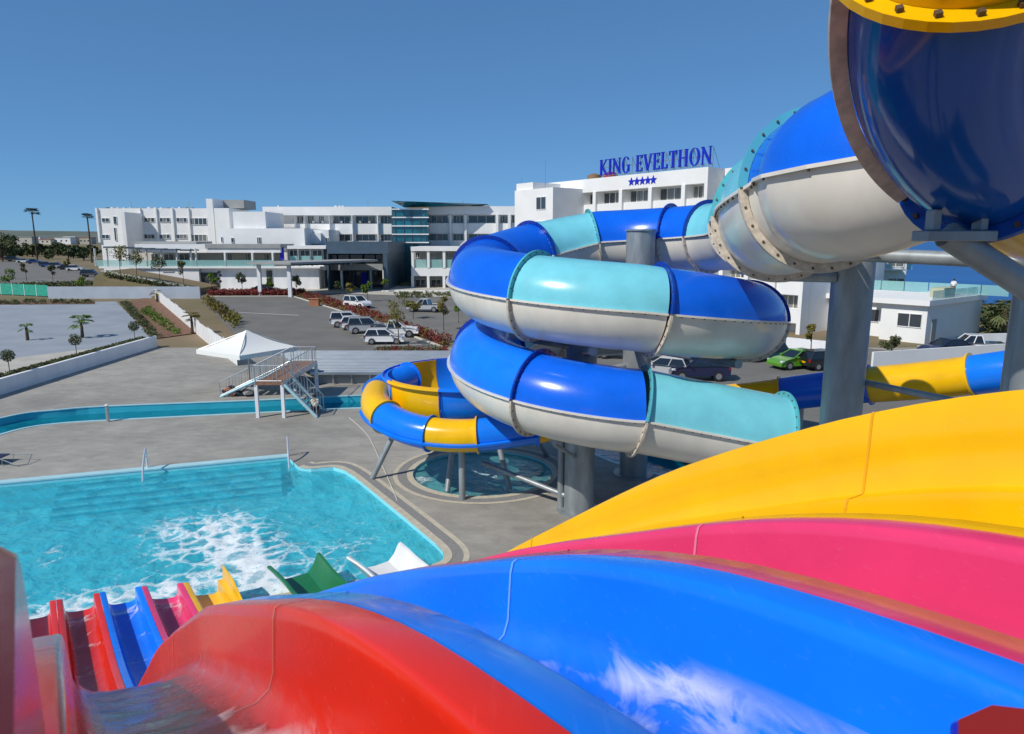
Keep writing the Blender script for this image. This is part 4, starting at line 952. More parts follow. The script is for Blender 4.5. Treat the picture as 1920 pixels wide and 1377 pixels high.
# ---- rooftop sign
LET = {'K': (.78, [(0, 0, .17, 1), ('d', .15, .42, .66, 1, .08), ('d', .2, .52, .70, 0, .17), ('s', -.06, .23, 0), ('s', -.06, .23, 1), ('s', .5, .78, 1), ('s', .52, .84, 0)]),
       'I': (.32, [(.07, 0, .24, 1), ('s', 0, .32, 0), ('s', 0, .32, 1)]),
       'N': (.86, [(.08, 0, .15, 1), ('d', .07, 1, .78, 0, .18), (.70, 0, .77, 1), ('s', 0, .24, 0), ('s', -.02, .2, 1), ('s', .6, .86, 1)]),
       'G': (.80, [('o', .42, .5, .40, .52, 40, 330, .15), (.62, .05, .77, .45), ('s', .5, .85, .45)]),
       'E': (.62, [(.05, 0, .21, 1), (.2, .92, .56, 1), (.2, .46, .44, .55), (.2, 0, .58, .08), ('v', .53, .80, .60, 1), ('v', .55, 0, .62, .22), ('v', .42, .38, .48, .62), ('s', -.02, .2, 0), ('s', -.02, .2, 1)]),
       'V': (.80, [('d', .08, 1, .40, 0, .17), ('d', .40, 0, .72, 1, .08), ('s', -.04, .26, 1), ('s', .58, .84, 1)]),
       'L': (.60, [(.05, 0, .21, 1), (.2, 0, .56, .08), ('v', .53, 0, .60, .26), ('s', -.02, .28, 1), ('s', -.02, .2, 0)]),
       'T': (.70, [(.27, 0, .43, .95), (.0, .92, .70, 1), ('v', 0, .74, .06, 1), ('v', .64, .74, .70, 1), ('s', .2, .5, 0)]),
       'H': (.86, [(.07, 0, .23, 1), (.63, 0, .79, 1), (.22, .47, .64, .55), ('s', 0, .3, 0), ('s', 0, .3, 1), ('s', .56, .86, 0), ('s', .56, .86, 1)]),
       'O': (.88, [('o', .44, .5, .44, .52, 0, 360, .15)])}
sg = thing('rooftop_sign', Vector((O1.x, O1.y, ZT)), 'blue rooftop sign reading KING EVELTHON on a thin frame', 'sign')
def wpt(O, s, d, z): return O + A_ * s + N_ * d + Vector((0, 0, z))
def quadprism(bm, O, P4, d0, d1):
    vs = [bm.verts.new(wpt(O, s, d, z)) for d in (d0, d1) for s, z in P4]
    for f in ((0, 1, 2, 3), (7, 6, 5, 4), (0, 4, 5, 1), (1, 5, 6, 2), (2, 6, 7, 3), (3, 7, 4, 0)): bm.faces.new([vs[i] for i in f])
def letter(ch, s0, z0, sw, h):
    bm = NB()
    X = lambda x: s0 + x * sw; Z = lambda y: z0 + y * h; Q = lambda x0, y0, x1, y1: quadprism(bm, O1, [(X(x0), Z(y0)), (X(x1), Z(y0)), (X(x1), Z(y1)), (X(x0), Z(y1))], -.45, -.25)
    for e in LET[ch][1]:
        if e[0] == 's': Q(e[1], max(0, e[3] - .045) if e[3] > .5 else e[3], e[2], e[3] + (.045 if e[3] <= .5 else 0))
        elif e[0] == 'v': Q(*e[1:])
        elif e[0] == 'd':
            _, x0, y0, x1, y1, t = e; quadprism(bm, O1, [(X(x0 - t / 2), Z(y0)), (X(x0 + t / 2), Z(y0)), (X(x1 + t / 2), Z(y1)), (X(x1 - t / 2), Z(y1))], -.45, -.25)
        elif e[0] == 'o':
            _, cx, cy, rx, ry, a0, a1, t = e; n = 20
            for k in range(n):
                q = []
                for a, kk in ((k, 1), (k + 1, 1), (k + 1, 0), (k, 0)):
                    an = R(a0 + (a1 - a0) * a / n); tt = t * (abs(math.cos(an)) * .8 + .35)
                    q.append((X(cx + (rx - (0 if kk else tt)) * math.cos(an)), Z(cy + (ry - (0 if kk else tt * .55)) * math.sin(an))))
                quadprism(bm, O1, q, -.45, -.25)
        else: Q(*e)
    bmesh.ops.recalc_face_normals(bm, faces=bm.faces); ob('letter', bm, M_SIGN, sg, world=True)
sL, sR_ = col_s(1121, O1), col_s(1326.5, O1)
txt = 'KING EVELTHON'; wid = [LET[c][0] + .14 if c != ' ' else .55 for c in txt]; k = (sR_ - sL) / (sum(wid) - .14); s = sL
for c, wd in zip(txt, wid):
    if c != ' ': letter(c, s, ZT + .35, k, 1.95)
    s += wd * k
for i in range(14):
    s = sL + (sR_ - sL) * i / 13; p = wpt(O1, s, -.6, ZT); rod('frame_post', p, p + Vector((0, 0, 2.3)), .035, M_ZINC, sg, 6); rod('frame_strut', p - N_ * 1.3 + Vector((0, 0, .02)), p + Vector((0, 0, 2.2)), .03, M_ZINC, sg, 6)
for z in (.28, 1.3): rod('frame_rail', wpt(O1, sL, -.52, ZT + z), wpt(O1, sR_, -.52, ZT + z), .04, M_ZINC, sg, 6)
st = thing('star_row', Vector((O1.x, O1.y, ZT - 1)), 'row of five blue stars on the white roof fascia under the sign', 'sign')
for i in range(5):
    s0 = col_s(1183 + 10.2 * i, O1); bm = NB(); vs = []
    for d in (.006, .08):
        vs.append([bm.verts.new(wpt(O1, s0 + (.56 if j % 2 == 0 else .25) * math.sin(j * math.pi / 5) * 1.0, d, ZT - .88 + (.56 if j % 2 == 0 else .25) * math.cos(j * math.pi / 5))) for j in range(10)])
    bm.faces.new(vs[0]); bm.faces.new(vs[1])
    for j in range(10): bm.faces.new((vs[0][j], vs[0][(j + 1) % 10], vs[1][(j + 1) % 10], vs[1][j]))
    bmesh.ops.recalc_face_normals(bm, faces=bm.faces); ob('star', bm, M_SIGN, st, world=True)
for u, m, l in ((1074, mat('tank_brown', (.22, .14, .07), rough=.7), 'brown round water tank on the hotel roof'), (1104, mat('tank_red', (.30, .02, .02), rough=.5), 'dark red round water tank on the hotel roof')):
    p = wpt(O1, col_s(u, O1), -4, ZT - .01); bm = NB(); tube(bm, [(0, 0, 0), (0, 0, .9)], 1.0, 20); tube(bm, [(0, 0, .902), (0, 0, 1.15)], .95, 20, True, .35); smooth_by_angle(ob('water_tank', bm, m, loc=p, label=l, cat='tank'))

bl = [(190, 509), (215, 515), (250, 521), (290, 528), (330, 536), (365, 543)]
bm = NB(); rows = []
for u, v in bl:
    q = PY(u, v, 117.5); rows.append([bm.verts.new(x) for x in ((q.x, 113.8, terr(113) - .3), (q.x, 115.2, max(terr(115), q.z - .9)), (q.x, 117.2, q.z - .05), (q.x, 119.2, q.z + .04), (q.x, 127, q.z + .1), (q.x, 127, -1))])
for A, B in zip(rows, rows[1:]):
    for j in range(5): bm.faces.new((A[j], A[j + 1], B[j + 1], B[j]))
bm.faces.new(rows[0]); bm.faces.new(rows[-1]); bmesh.ops.recalc_face_normals(bm, faces=bm.faces); ob('embankment', bm, M_EARTH, kind='structure')
bm = NB(); rows = []
for u, v in bl:
    q = PY(u, v, 117.5); rows.append([bm.verts.new((q.x, y, q.z + e)) for y, e in ((117.3, .0), (117.3, .10), (119.0, .14), (119.0, .0))])
for A, B in zip(rows, rows[1:]):
    for j in range(4): bm.faces.new((A[j], A[(j + 1) % 4], B[(j + 1) % 4], B[j]))
bmesh.ops.recalc_face_normals(bm, faces=bm.faces); ob('embankment_path', bm, M_KERB, kind='structure')

# ================================================================== VEHICLES
CARM = {}
def paint(c):
    if c not in CARM: CARM[c] = mat('car_paint_%d' % len(CARM), c, rough=.3, coat=.8, coatr=.04, spec=.5)
    return CARM[c]
# side outline of body up to the belt line; cabin as belt/roof points; all in metres, nose towards +x
KINDS = {
 'hatch': dict(L=3.9, W=1.68, body=[(-1.95, .32), (-1.97, .62), (-1.90, .92), (-1.2, .95), (.75, .93), (1.35, .84), (1.80, .68), (1.95, .50), (1.93, .28)], cab=(-1.88, .92, -1.55, .18, 1.48), wheels=(-1.2, 1.2), wr=.31),
 'sedan': dict(L=4.4, W=1.72, body=[(-2.2, .32), (-2.22, .62), (-2.12, .94), (-1.5, .96), (.8, .92), (1.5, .84), (2.02, .66), (2.2, .48), (2.17, .28)], cab=(-1.75, .95, -1.05, .10, 1.42), wheels=(-1.33, 1.35), wr=.32),
 'suv': dict(L=4.3, W=1.78, body=[(-2.12, .42), (-2.15, .75), (-2.08, 1.08), (-1.3, 1.10), (.8, 1.06), (1.5, 1.0), (1.95, .82), (2.1, .6), (2.08, .38)], cab=(-2.06, 1.0, -1.9, .25, 1.72), wheels=(-1.3, 1.33), wr=.36),
 'pickup': dict(L=5.1, W=1.8, body=[(-2.55, .48), (-2.55, .8), (-2.52, 1.05), (-.55, 1.06), (1.0, 1.06), (1.7, .99), (2.3, .86), (2.5, .65), (2.48, .42)], cab=(-.72, 1.1, -.52, .42, 1.72), wheels=(-1.55, 1.55), wr=.38)}
def car(u, v, rz, kind, col, label, group, full=True, p=None):
    K = KINDS[kind]; p = p or GP(u, v); t = thing('parked_car' if kind != 'pickup' else 'pickup_truck', p, label, 'car' if kind != 'pickup' else 'pickup truck', group, R(rz)); hw = K['W'] / 2; m = paint(col)
    t.location.z = terr(p.y) + .045
    bm = NB(); B = K['body']; ys = [(-hw + .07, .0), (-hw, .03), (hw, .03), (hw - .07, 0)]
    rows = []
    for y, inset in ((-hw + .09, .06), (-hw, 0), (hw, 0), (hw - .09, .06)):
        rows.append([bm.verts.new((x * (1 - inset * .35), y, z - (inset * .5 if z > .5 else 0))) for x, z in B])
    for A, Bq in zip(rows, rows[1:]):
        for i in range(len(B)): bm.faces.new((A[i], A[(i + 1) % len(B)], Bq[(i + 1) % len(B)], Bq[i]))
    bm.faces.new(rows[0]); bm.faces.new(rows[-1]); bmesh.ops.recalc_face_normals(bm, faces=bm.faces)
    body = smooth_by_angle(ob('body', bm, m, t), 32)
    x0, x1, x2, x3, zr = K['cab']; zb = max(z for x, z in B) - .04; q = hw - .06; r_ = hw - .22
    def cabin(bm, gx, gz0, gz1, dy):
        vs = []
        for z, a, b, y in ((gz0, x0 - gx, x1 + gx, q + dy), (gz1, x2 - gx, x3 + gx, r_ + dy)):
            for x_, y_ in ((a, -y), (b, -y), (b, y), (a, y)): vs.append(bm.verts.new((x_, y_, z)))
        for f in ((0, 1, 2, 3), (4, 5, 6, 7), (0, 1, 5, 4), (1, 2, 6, 5), (2, 3, 7, 6), (3, 0, 4, 7)): bm.faces.new([vs[i] for i in f])
        bmesh.ops.recalc_face_normals(bm, faces=bm.faces); return bm
    ob('cabin_glass', cabin(NB(), 0, zb - .05, zr - .03, 0), M_CARG, t)
    bm = NB(); bx(bm, x2 - .05, x3 + .04, -r_ - .03, r_ + .03, zr - .06, zr + .03, .025); ob('roof', bm, m, t)
    if full:
        for s in (-1, 1):
            for a, b in (((x0, zb), (x2, zr - .04)), ((x1, zb), (x3, zr - .04)), (((x0 + x1) / 2 - .05, zb), ((x2 + x3) / 2 - .05, zr - .04))):
                ob('pillar', tube(NB(), [(a[0], s * (q + .01), a[1]), (b[0], s * (r_ + .01), b[1])], .045, 6), m, t)
        for s in (-1, 1):
            ob('headlight', bx(NB(), B[-3][0] - .16, B[-3][0] + .10, s * (hw - .12) - .16, s * (hw - .12) + .10 * s, B[-3][1] - .06, B[-3][1] + .08, .02), M_LAMP, t)
            ob('tail_light', bx(NB(), B[1][0] - .02, B[1][0] + .12, s * (hw - .12) - .09, s * (hw - .12) + .09, B[1][1] + .05, B[1][1] + .28, .015), M_TAIL, t)
            ob('mirror', bx(NB(), x1 - .35, x1 - .18, s * (hw + .02), s * (hw + .17), zb, zb + .13, .02), m, t)
        ob('bumper', bx(NB(), B[0][0] - .04, B[0][0] + .1, -hw + .1, hw - .1, B[0][1] + .02, B[0][1] + .2, .02), m, t)
        ob('number_plate', bx(NB(), B[1][0] - .05, B[1][0] + .01, -.24, .24, B[1][1] - .06, B[1][1] + .06), M_YEL, t)
        if kind == 'pickup':
            bm = NB(); bx(bm, -2.46, -.8, -hw + .12, hw - .12, 1.07, 1.09); ob('load_bed', bm, M_CARG, t)
    for x in K['wheels']:
        for s in (-1, 1):
            wh = ob('wheel', tube(NB(), [(x, s * (hw - .20), K['wr']), (x, s * (hw + .015), K['wr'])], K['wr'], 20), M_TYRE, t)
            if full: ob('rim', tube(NB(), [(x, s * (hw + .0), K['wr']), (x, s * (hw + .03), K['wr'])], K['wr'] * .62, 14), M_RIM, wh)
    return t
WHT, SIL, DGR, NVY, BLK, GRN, TEA, REDC, MBL = (.80, .80, .79), (.42, .44, .46), (.08, .085, .09), (.012, .015, .06), (.015, .016, .018), (.10, .30, .015), (.02, .10, .13), (.22, .012, .015), (.02, .07, .25)
GC = 'cars parked in the middle car park'
car(722, 645, 4, 'hatch', WHT, 'white hatchback parked nearest, at the end of the middle row', GC)
car(740, 632, 6, 'pickup', WHT, 'white double-cab truck parked just behind the nearest white hatchback', GC)
car(690, 625, 12, 'suv', SIL, 'silver estate car between the white pickup and the white van-like car', GC)
car(672, 618, 12, 'hatch', WHT, 'white car parked second from the far end of the middle row', GC)
car(655, 613, 12, 'suv', WHT, 'white tall car at the far end of the middle row', GC)
GR = 'vehicles on the hotel road'
car(671, 578, -35, 'suv', WHT, 'white four-wheel drive facing right beyond the red hedge', GR)
car(797, 585, 168, 'pickup', SIL, 'silver pickup parked side-on beyond the red hedge near young trees', GR)
car(500, 549, 0, 'sedan', NVY, 'dark blue car standing below the entrance canopy', GR)
GE = 'cars parked in the east car park'
car(1432, 676, 200, 'hatch', TEA, 'dark teal hatchback behind the coil, left of the green car', GE)
car(1492, 690, 200, 'sedan', GRN, 'bright green car right of the coil', GE)
car(1545, 692, 15, 'hatch', BLK, 'black hatchback half hidden behind the thick steel column', GE)
car(1308, 712, 178, 'suv', NVY, 'navy car seen under the coil', GE)
car(1245, 706, 150, 'hatch', SIL, 'small silver car under the coil beside the navy car', GE)
car(1168, 672, 165, 'pickup', SIL, 'grey pickup behind the two coil columns', GE)
car(1772, 666, 190, 'sedan', NVY, 'dark blue saloon by the service building', GE)
car(1820, 664, 165, 'pickup', WHT, 'white pickup by the service building', GE)
GW = 'cars in the far left car park'
for i, (u, v, rz, k, c, l) in enumerate(((4, 487, 20, 'sedan', REDC, 'dark red car cut by the left edge in the far car park'), (28, 491, 20, 'suv', DGR, 'dark grey car second from the left edge in the far car park'), (46, 493, 18, 'sedan', WHT, 'white car in the far left car park'), (66, 495, 18, 'sedan', MBL, 'blue car in the far left car park beside the white one'),
        (90, 501, 15, 'hatch', MBL, 'blue hatchback in the middle of the far left car park'), (108, 504, 15, 'suv', SIL, 'silver tall car in the far left car park'), (127, 506, 12, 'sedan', BLK, 'black car in the far left car park'), (141, 508, 12, 'hatch', WHT, 'small white car beside the black one in the far left car park'),
        (172, 520, 8, 'suv', DGR, 'large dark grey car nearest in the far left car park'), (205, 522, 8, 'sedan', DGR, 'dark saloon at the right end of the far left car park'), (156, 476, 5, 'suv', SIL, 'silver car up beside the left hotel wing'), (188, 476, 5, 'suv', NVY, 'navy car up beside the left hotel wing'))):
    car(u, v, rz, k, c, l, GW, full=False)

# ================================================================== PLANTS
def leafmesh(name, centres, n, size, seed, flat=.0):
    rnd = random.Random(seed); vs = []; fs = []
    for i in range(n):
        c, rad = rnd.choice(centres)
        while True:
            d = Vector((rnd.uniform(-1, 1), rnd.uniform(-1, 1), rnd.uniform(-1, 1)))
            if d.length <= 1: break
        p = Vector(c) + Vector((d.x * rad[0], d.y * rad[1], d.z * rad[2])); s = size * rnd.uniform(.6, 1.4)
        a = Vector((rnd.gauss(0, 1), rnd.gauss(0, 1), rnd.gauss(0, 1) * (1 - flat))).normalized(); b = a.orthogonal().normalized()
        b = (Matrix.Rotation(rnd.uniform(0, 6.28), 3, a) @ b); k = len(vs)
        vs += [p - b * s, p + a.cross(b) * s * .45, p + b * s, p - a.cross(b) * s * .45]; fs.append((k, k + 1, k + 2, k + 3))
    me = bpy.data.meshes.new(name); me.from_pydata(vs, [], fs); return me
def tree(base, h, cr, m, label, group, seed, n=420, leaf=.16, trunk=.06, bare=.45, blobs=7, name='young_tree', squash=1.0):
    rnd = random.Random(seed); t = thing(name, base, label, 'tree', group)
    bm = NB(); top = Vector((rnd.uniform(-.1, .1) * h * .3, 0, h * .92)); tube(bm, [(0, 0, -.1), (top.x * .4, .02, h * .45), tuple(top)], trunk, 7, True, trunk * .35); cs = []
    for k in range(blobs):
        a = rnd.uniform(0, 6.28); z = h * (bare + (1 - bare) * rnd.uniform(.12, .95)); f = 1 - abs((z / h - bare) / (1 - bare) - .45) * 1.1; rr = cr * rnd.uniform(.35, .9) * max(.3, f)
        c = (math.cos(a) * rr, math.sin(a) * rr, z); cs.append((c, (cr * .42, cr * .42, cr * .40 * squash)))
        tube(bm, [(top.x * .4, .02, h * bare), c], trunk * .4, 5, True, .01)
    ob('trunk', bm, M_TRUNK, t); ob('crown', leafmesh('crown', cs, n, leaf, seed), m, t); return t
GT = 'young trees around the hotel car parks'
YT = [(748, 648, 4.0, 1.0, L_YELL, 'largest young yellow-green tree standing behind the nearest white hatchback'), (832, 620, 3.2, .7, L_YELL, 'young yellow-green tree at the left edge of the coil'), (690, 566, 2.7, .75, L_FRESH, 'young green tree in front of the slate entrance block'), (657, 563, 2.4, .6, L_YELL, 'slim young tree left of the entrance opening'),
      (634, 556, 2.2, .5, L_OLIVE, 'small slim tree in front of the left side of the slate block'), (556, 556, 2.8, .8, L_OLIVE, 'young tree in front of the white glazed bays'), (508, 552, 2.6, .7, L_FRESH, 'young tree beside the dark car below the entrance canopy'), (455, 551, 3.0, .8, L_OLIVE, 'young tree before the pale terrace base wall'),
      (398, 548, 3.0, .8, L_FRESH, 'young green tree before the dark garage opening'), (345, 540, 3.6, .75, L_OLIVE, 'slim tree on the slope below the terrace columns'), (300, 534, 3.8, 1.1, L_OLIVE, 'bushy tree on the slope path left of the terrace stairs'), (257, 526, 4.2, 1.3, L_OLIVE, 'broad olive tree on the slope in front of the terrace railing'),
      (226, 518, 4.2, 1.5, L_YELL, 'yellowish tree at the left end of the terrace'), (155, 550, 2.6, .7, L_FRESH, 'young tree in front of the roadside wall, right one'), (20, 550, 3.6, 1.0, L_FRESH, 'green tree in front of the green netting'), (100, 532, 3.2, .7, L_OLIVE, 'thin tree before the far left cars, middle one'), (50, 528, 3.4, .8, L_OLIVE, 'thin tree before the far left cars, left one'),
      (128, 512, 3.0, .6, L_YELL, 'yellowish thin tree before the far left cars, right one'), (775, 598, 2.2, .8, L_YELL, 'small tree in front of the silver pickup'), (720, 548, 2.2, .5, L_FRESH, 'little tree before the balcony block kerb'), (860, 606, 2.6, .6, L_FRESH, 'little green tree just left of the lower coil bend'), (1520, 668, 2.4, .5, L_YELL, 'small staked tree between the coil and the thick column'), (1668, 690, 2.4, .6, L_OLIVE, 'small tree in front of the low white wall right of the thick column')]
for i, (u, v, h, cr, m, l) in enumerate(YT):
    b = GP(u, v) if not 215 < u < 350 else PY(u, v - 3, 116.8); tree(b, h * 1.15, cr * 1.3, m, l, GT, 100 + i, n=620 if v > 600 else 380, leaf=.11 if v > 600 else .17)
p = GP(370, 538); tree(p, 3.8, .9, leafmat('leaves_dry', (.10, .075, .04), (.2, .16, .09)), 'dry brownish tree at the corner of the terrace base', GT, 160, bare=.1, n=500)
p = GP(413, 546); tree(p, 3.9, .5, leafmat('leaves_cypress', (.08, .07, .04), (.15, .12, .07)), 'narrow dry cypress right of the garage opening', GT, 161, bare=.05, n=420, blobs=9)
# ball-clipped trees by the planter wall
GB = 'ball-clipped trees on the planter wall'
for i, (x, y, r, l) in enumerate(((-35.1, 47.6, .46, 'ball-clipped little tree on the planter, nearest'), (-35.3, 55.5, .5, 'ball-clipped little tree on the planter, middle one'), (-35.4, 64.5, .5, 'ball-clipped little tree at the far end of the planter'))):
    t = thing('clipped_tree', (x, y, .8), l, 'tree', GB); ob('trunk', tube(NB(), [(0, 0, 0), (0, 0, 1.0)], .03, 6), M_TRUNK, t)
    ob('crown', leafmesh('crown', [((0, 0, 1.35), (r, r, r * .95))], 520, .075, 300 + i), L_OLIVE, t)
ob('planter_grass', leafmesh('planter_grass', [((-35 - .02 * k * .38, 40.4 + .64 * k, .9), (.42, .4, .16)) for k in range(40)], 5200, .09, 5), L_OLIVE, kind='stuff', label='dry green ground cover on top of the long planter wall', cat='ground cover')
def palm(base, h, L, n, m, label, group, seed, droop=.9, tr=.16, name='fan_palm', skirt=0):
    rnd = random.Random(seed); t = thing(name, base, label, 'palm', group); n = n + (8 if skirt else 0); droop = .55 if skirt else droop
    ob('trunk', tube(NB(), [(0, 0, -.1), (0, 0, h * .12), (.02, 0, h * .6), (0, 0, h)], tr * 1.25, 10, True, tr * .8), M_TRUNK, t)
    for k in range(n):
        a = 2 * math.pi * k / n * 2.4 + rnd.uniform(-.2, .2); up = rnd.uniform(-.35, 1.15) if not skirt else rnd.uniform(.0, 1.45); d = Vector((math.cos(a), math.sin(a), 0)); s = Vector((-d.y, d.x, 0)); bm = NB()
        def pt(q): return Vector((0, 0, h)) + d * (L * q * math.cos(up * (1 - .2 * q))) + Vector((0, 0, L * (q * math.sin(up) - droop * .38 * q * q)))
        sp = [pt(q / 5) for q in range(6)]; tube(bm, sp[:5], .022, 5)
        c = pt(.55)
        for j in range(11):                        # fan of leaflets
            an = R(-95 + 19 * j); tip = c + (d * math.cos(an) + s * math.sin(an)) * L * .48 + Vector((0, 0, (pt(1).z - c.z) * max(.1, math.cos(an)) - .10 * L * rnd.uniform(.5, 1.5))); w_ = (tip - c).cross(Vector((0, 0, 1))).normalized() * L * .045
            md = c.lerp(tip, .55) + Vector((0, 0, .03 * L)); q0 = [bm.verts.new(x) for x in (c, md + w_, tip, md - w_)]; bm.faces.new(q0)
        ob('frond', bm, m, t)
    return t
palm(GP(155, 634), 1.75, 1.35, 15, L_FRESH, 'taller fan palm standing on the grey plaza', 'palms on the plaza', 1)
palm(GP(52, 639), 1.35, .85, 11, L_FRESH, 'shorter fan palm standing on the grey plaza', 'palms on the plaza', 2)
palm(GP(361, 626), 1.9, 1.1, 12, L_YELL, 'small yellowish palm by the white picket fence', 'palms on the plaza', 3)
palm(GP(295, 566), 1.2, 1.2, 11, L_YELL, 'low yellowish palm at the top of the fence bed', 'palms on the plaza', 4)
for u, v, Y, h, L, l in ((67, 460, 235, 11.5, 1.75, 'tall palm at far left on the skyline'), (169, 458, 225, 9.2, 1.45, 'tall palm just left of the hotel')):
    p = PY(u, v, Y); palm(Vector((p.x, Y, terr(Y))), p.z - terr(Y) + h - 1, L * 1.5, 14, L_DARK, l, 'tall palms on the skyline', int(u), tr=.26, name='tall_palm', skirt=1)
for u, v, d, l in ((1692, 585, 96, 'palm beside the seaside block'), (1768, 590, 100, 'palm behind the roof hatch'), (1816, 588, 103, 'palm behind the person on the roof'), (1868, 590, 98, 'palm right of the service roof'), (1884, 598, 90, 'low palm by the far right bushes')):
    p = PD(u, v, d); palm(Vector((p.x, p.y, -.2)), PD(u, 556, d).z - 1.2, 2.3, 12, L_OLIVE, l, 'palms by the sea', int(u), tr=.2)
# woods and scattered trees on the far left
rw = random.Random(3); LW = ['dark evergreen tree on the far left skyline', 'olive tree on the far left skyline']
for i in range(22):
    u = -30 + 9.6 * i; Y = rw.uniform(230, 300); z = terr(Y); h = rw.uniform(5, 8) * (1.15 if u < 25 else .62); x = PY(u, 440, Y).x
    tree(Vector((x, Y, z)), h, h * .55, L_DARK if i % 3 else L_OLIVE, ('%s, number %d from the left edge' % (LW[0] if i % 3 else LW[1], i)) if 0 else (LW[0] if i % 3 else LW[1]), 'far left evergreens' if i % 3 else 'far left olives', 700 + i, n=520, leaf=.55, trunk=.25, bare=.12, blobs=11, name='far_tree', squash=.8)
for i in range(7):
    u = 1872 + 12 * i; p = PD(u, 605, 92 + 2 * i); tree(Vector((p.x, p.y, -.3)), 3.4, 2.2, L_OLIVE, 'olive shrub by the sea at the right edge', 'shrubs by the sea', 800 + i, n=600, leaf=.2, bare=.02, blobs=9, name='shrub', squash=.9)
rh = random.Random(21)
for i in range(12):
    u = -10 + 15.5 * i + rh.uniform(-4, 4); Y = rh.uniform(560, 760); x = PY(u, 440, Y).x; w_, h_ = rh.uniform(5, 10), rh.uniform(4, 7.5); z = 6.5
    t = thing('far_house', (x, Y, z), 'small pale house on the far left horizon', 'house', 'houses on the far left horizon')
    ob('wall', bx(NB(), -w_, w_, 0, 9, -1, h_), rh.choice([M_WHITE, M_PAVE, M_KERB]), t); ob('roof', bx(NB(), -w_ - .3, w_ + .3, -.3, 9.3, h_ + .01, h_ + .6), rh.choice([M_TERRA, M_WHITE, M_GREYR]), t)
    for k in range(3): ob('window', bx(NB(), -w_ + w_ * .65 * k + .6, -w_ + w_ * .65 * k + 2.2, -.1, -.01, h_ * .45, h_ * .45 + 1.4), M_GLASS, t)
def scatter_poly(P, n, hgt, size, seed, name, m, label, cat='hedge', clump=.35):
    rnd = random.Random(seed); xs = [p[0] for p in P]; ys = [p[1] for p in P]; cs = []
    while len(cs) < n:
        x, y = rnd.uniform(min(xs), max(xs)), rnd.uniform(min(ys), max(ys))
        if inpoly(x, y, P): cs.append(((x, y, terr(y) + hgt * rnd.uniform(.3, .6)), (clump, clump, hgt * rnd.uniform(.35, .6))))
    return ob(name, leafmesh(name, cs, n * 26, size, seed), m, kind='stuff', label=label, cat=cat)
hedge = [G2(556, 555), G2(708, 603), G2(838, 652), G2(842, 640), G2(712, 594), G2(578, 552)]
sheet('hedge_bed', hedge, .06, M_SOIL, kind='structure')
scatter_poly(hedge, 320, .85, .12, 11, 'red_shrubs', L_REDSH, 'long bed of red-leaved shrubs between car park and hotel road', clump=.42)
scatter_poly(hedge, 130, .75, .12, 12, 'yellow_green_shrubs', L_YELL, 'yellow-green shrubs mixed into the long red bed')
bed2 = [G2(700, 665), G2(836, 662), G2(836, 655), G2(716, 657)]
scatter_poly(bed2, 60, .5, .1, 13, 'low_shrubs', L_OLIVE, 'low shrubs at the near end of the middle car park'); scatter_poly(bed2, 40, .5, .1, 14, 'red_shrubs', L_REDSH, 'red shrubs at the near end of the middle car park')
scatter_poly([G2(392, 556), G2(556, 555), G2(575, 551), G2(392, 551)], 420, 1.0, .15, 15, 'red_shrubs', L_REDSH, 'red hedge along the far end of the middle car park')
scatter_poly([G2(382, 570), G2(392, 566), G2(452, 606), G2(440, 618)], 110, 1.2, .14, 16, 'dry_shrubs', L_YELL, 'brown and yellow shrubs between fence and car park'); scatter_poly([G2(384, 571), G2(396, 569), G2(448, 600), G2(440, 614)], 70, 1.1, .14, 17, 'dry_shrubs', leafmat('leaves_brown', (.06, .04, .02), (.14, .085, .035)), 'dark brown shrubs between fence and car park')
scatter_poly([G2(-300, 575), G2(177, 571), G2(176, 566), G2(-300, 567)], 300, .6, .12, 18, 'low_hedge', L_OLIVE, 'low green hedge along the far edge of the plaza')
scatter_poly([G2(226, 569), G2(283, 636), G2(300, 634), G2(240, 568)], 150, .55, .11, 19, 'bed_plants', L_OLIVE, 'green plants along the plaza side of the fence bed'); scatter_poly([G2(262, 585), G2(330, 632), G2(345, 628), G2(280, 575)], 90, .4, .11, 20, 'bed_plants', L_FRESH, 'scattered green plants in the reddish fence bed')
scatter_poly([G2(-300, 547), G2(0, 541), G2(240, 536), G2(330, 542), G2(240, 528), G2(0, 536)], 420, .6, .2, 21, 'verge_scrub', L_OLIVE, 'dry scrub verge between roadside wall and far left car park', 'scrub', .7)
ob('bank_scrub', leafmesh('bank_scrub', [(tuple(PY(200 + 4.2 * k, 513 + 1.0 * k * .74 + 3 * (k % 3), 116.3)), (.8, .5, .5)) for k in range(40)], 1600, .2, 22), L_OLIVE, kind='stuff', label='scrub on the bank beside the pale sloping path', cat='scrub')
scatter_poly([G2(-100, 483), G2(150, 477), G2(160, 468), G2(-100, 468)], 500, 1.6, .45, 23, 'far_scrub', L_OLIVE, 'scrub beyond the far left car park', 'scrub', 1.6)
scatter_poly([G2(740, 560), G2(900, 556), G2(880, 549), G2(740, 551)], 110, .5, .14, 24, 'low_shrubs', L_OLIVE, 'low planting in front of the balcony block')
scatter_poly([(10, 30), (21, 30), (22.5, 35), (6, 35)], 120, .5, .09, 25, 'bed_plants', L_OLIVE, 'small plants in the earth bed behind the yellow lane')

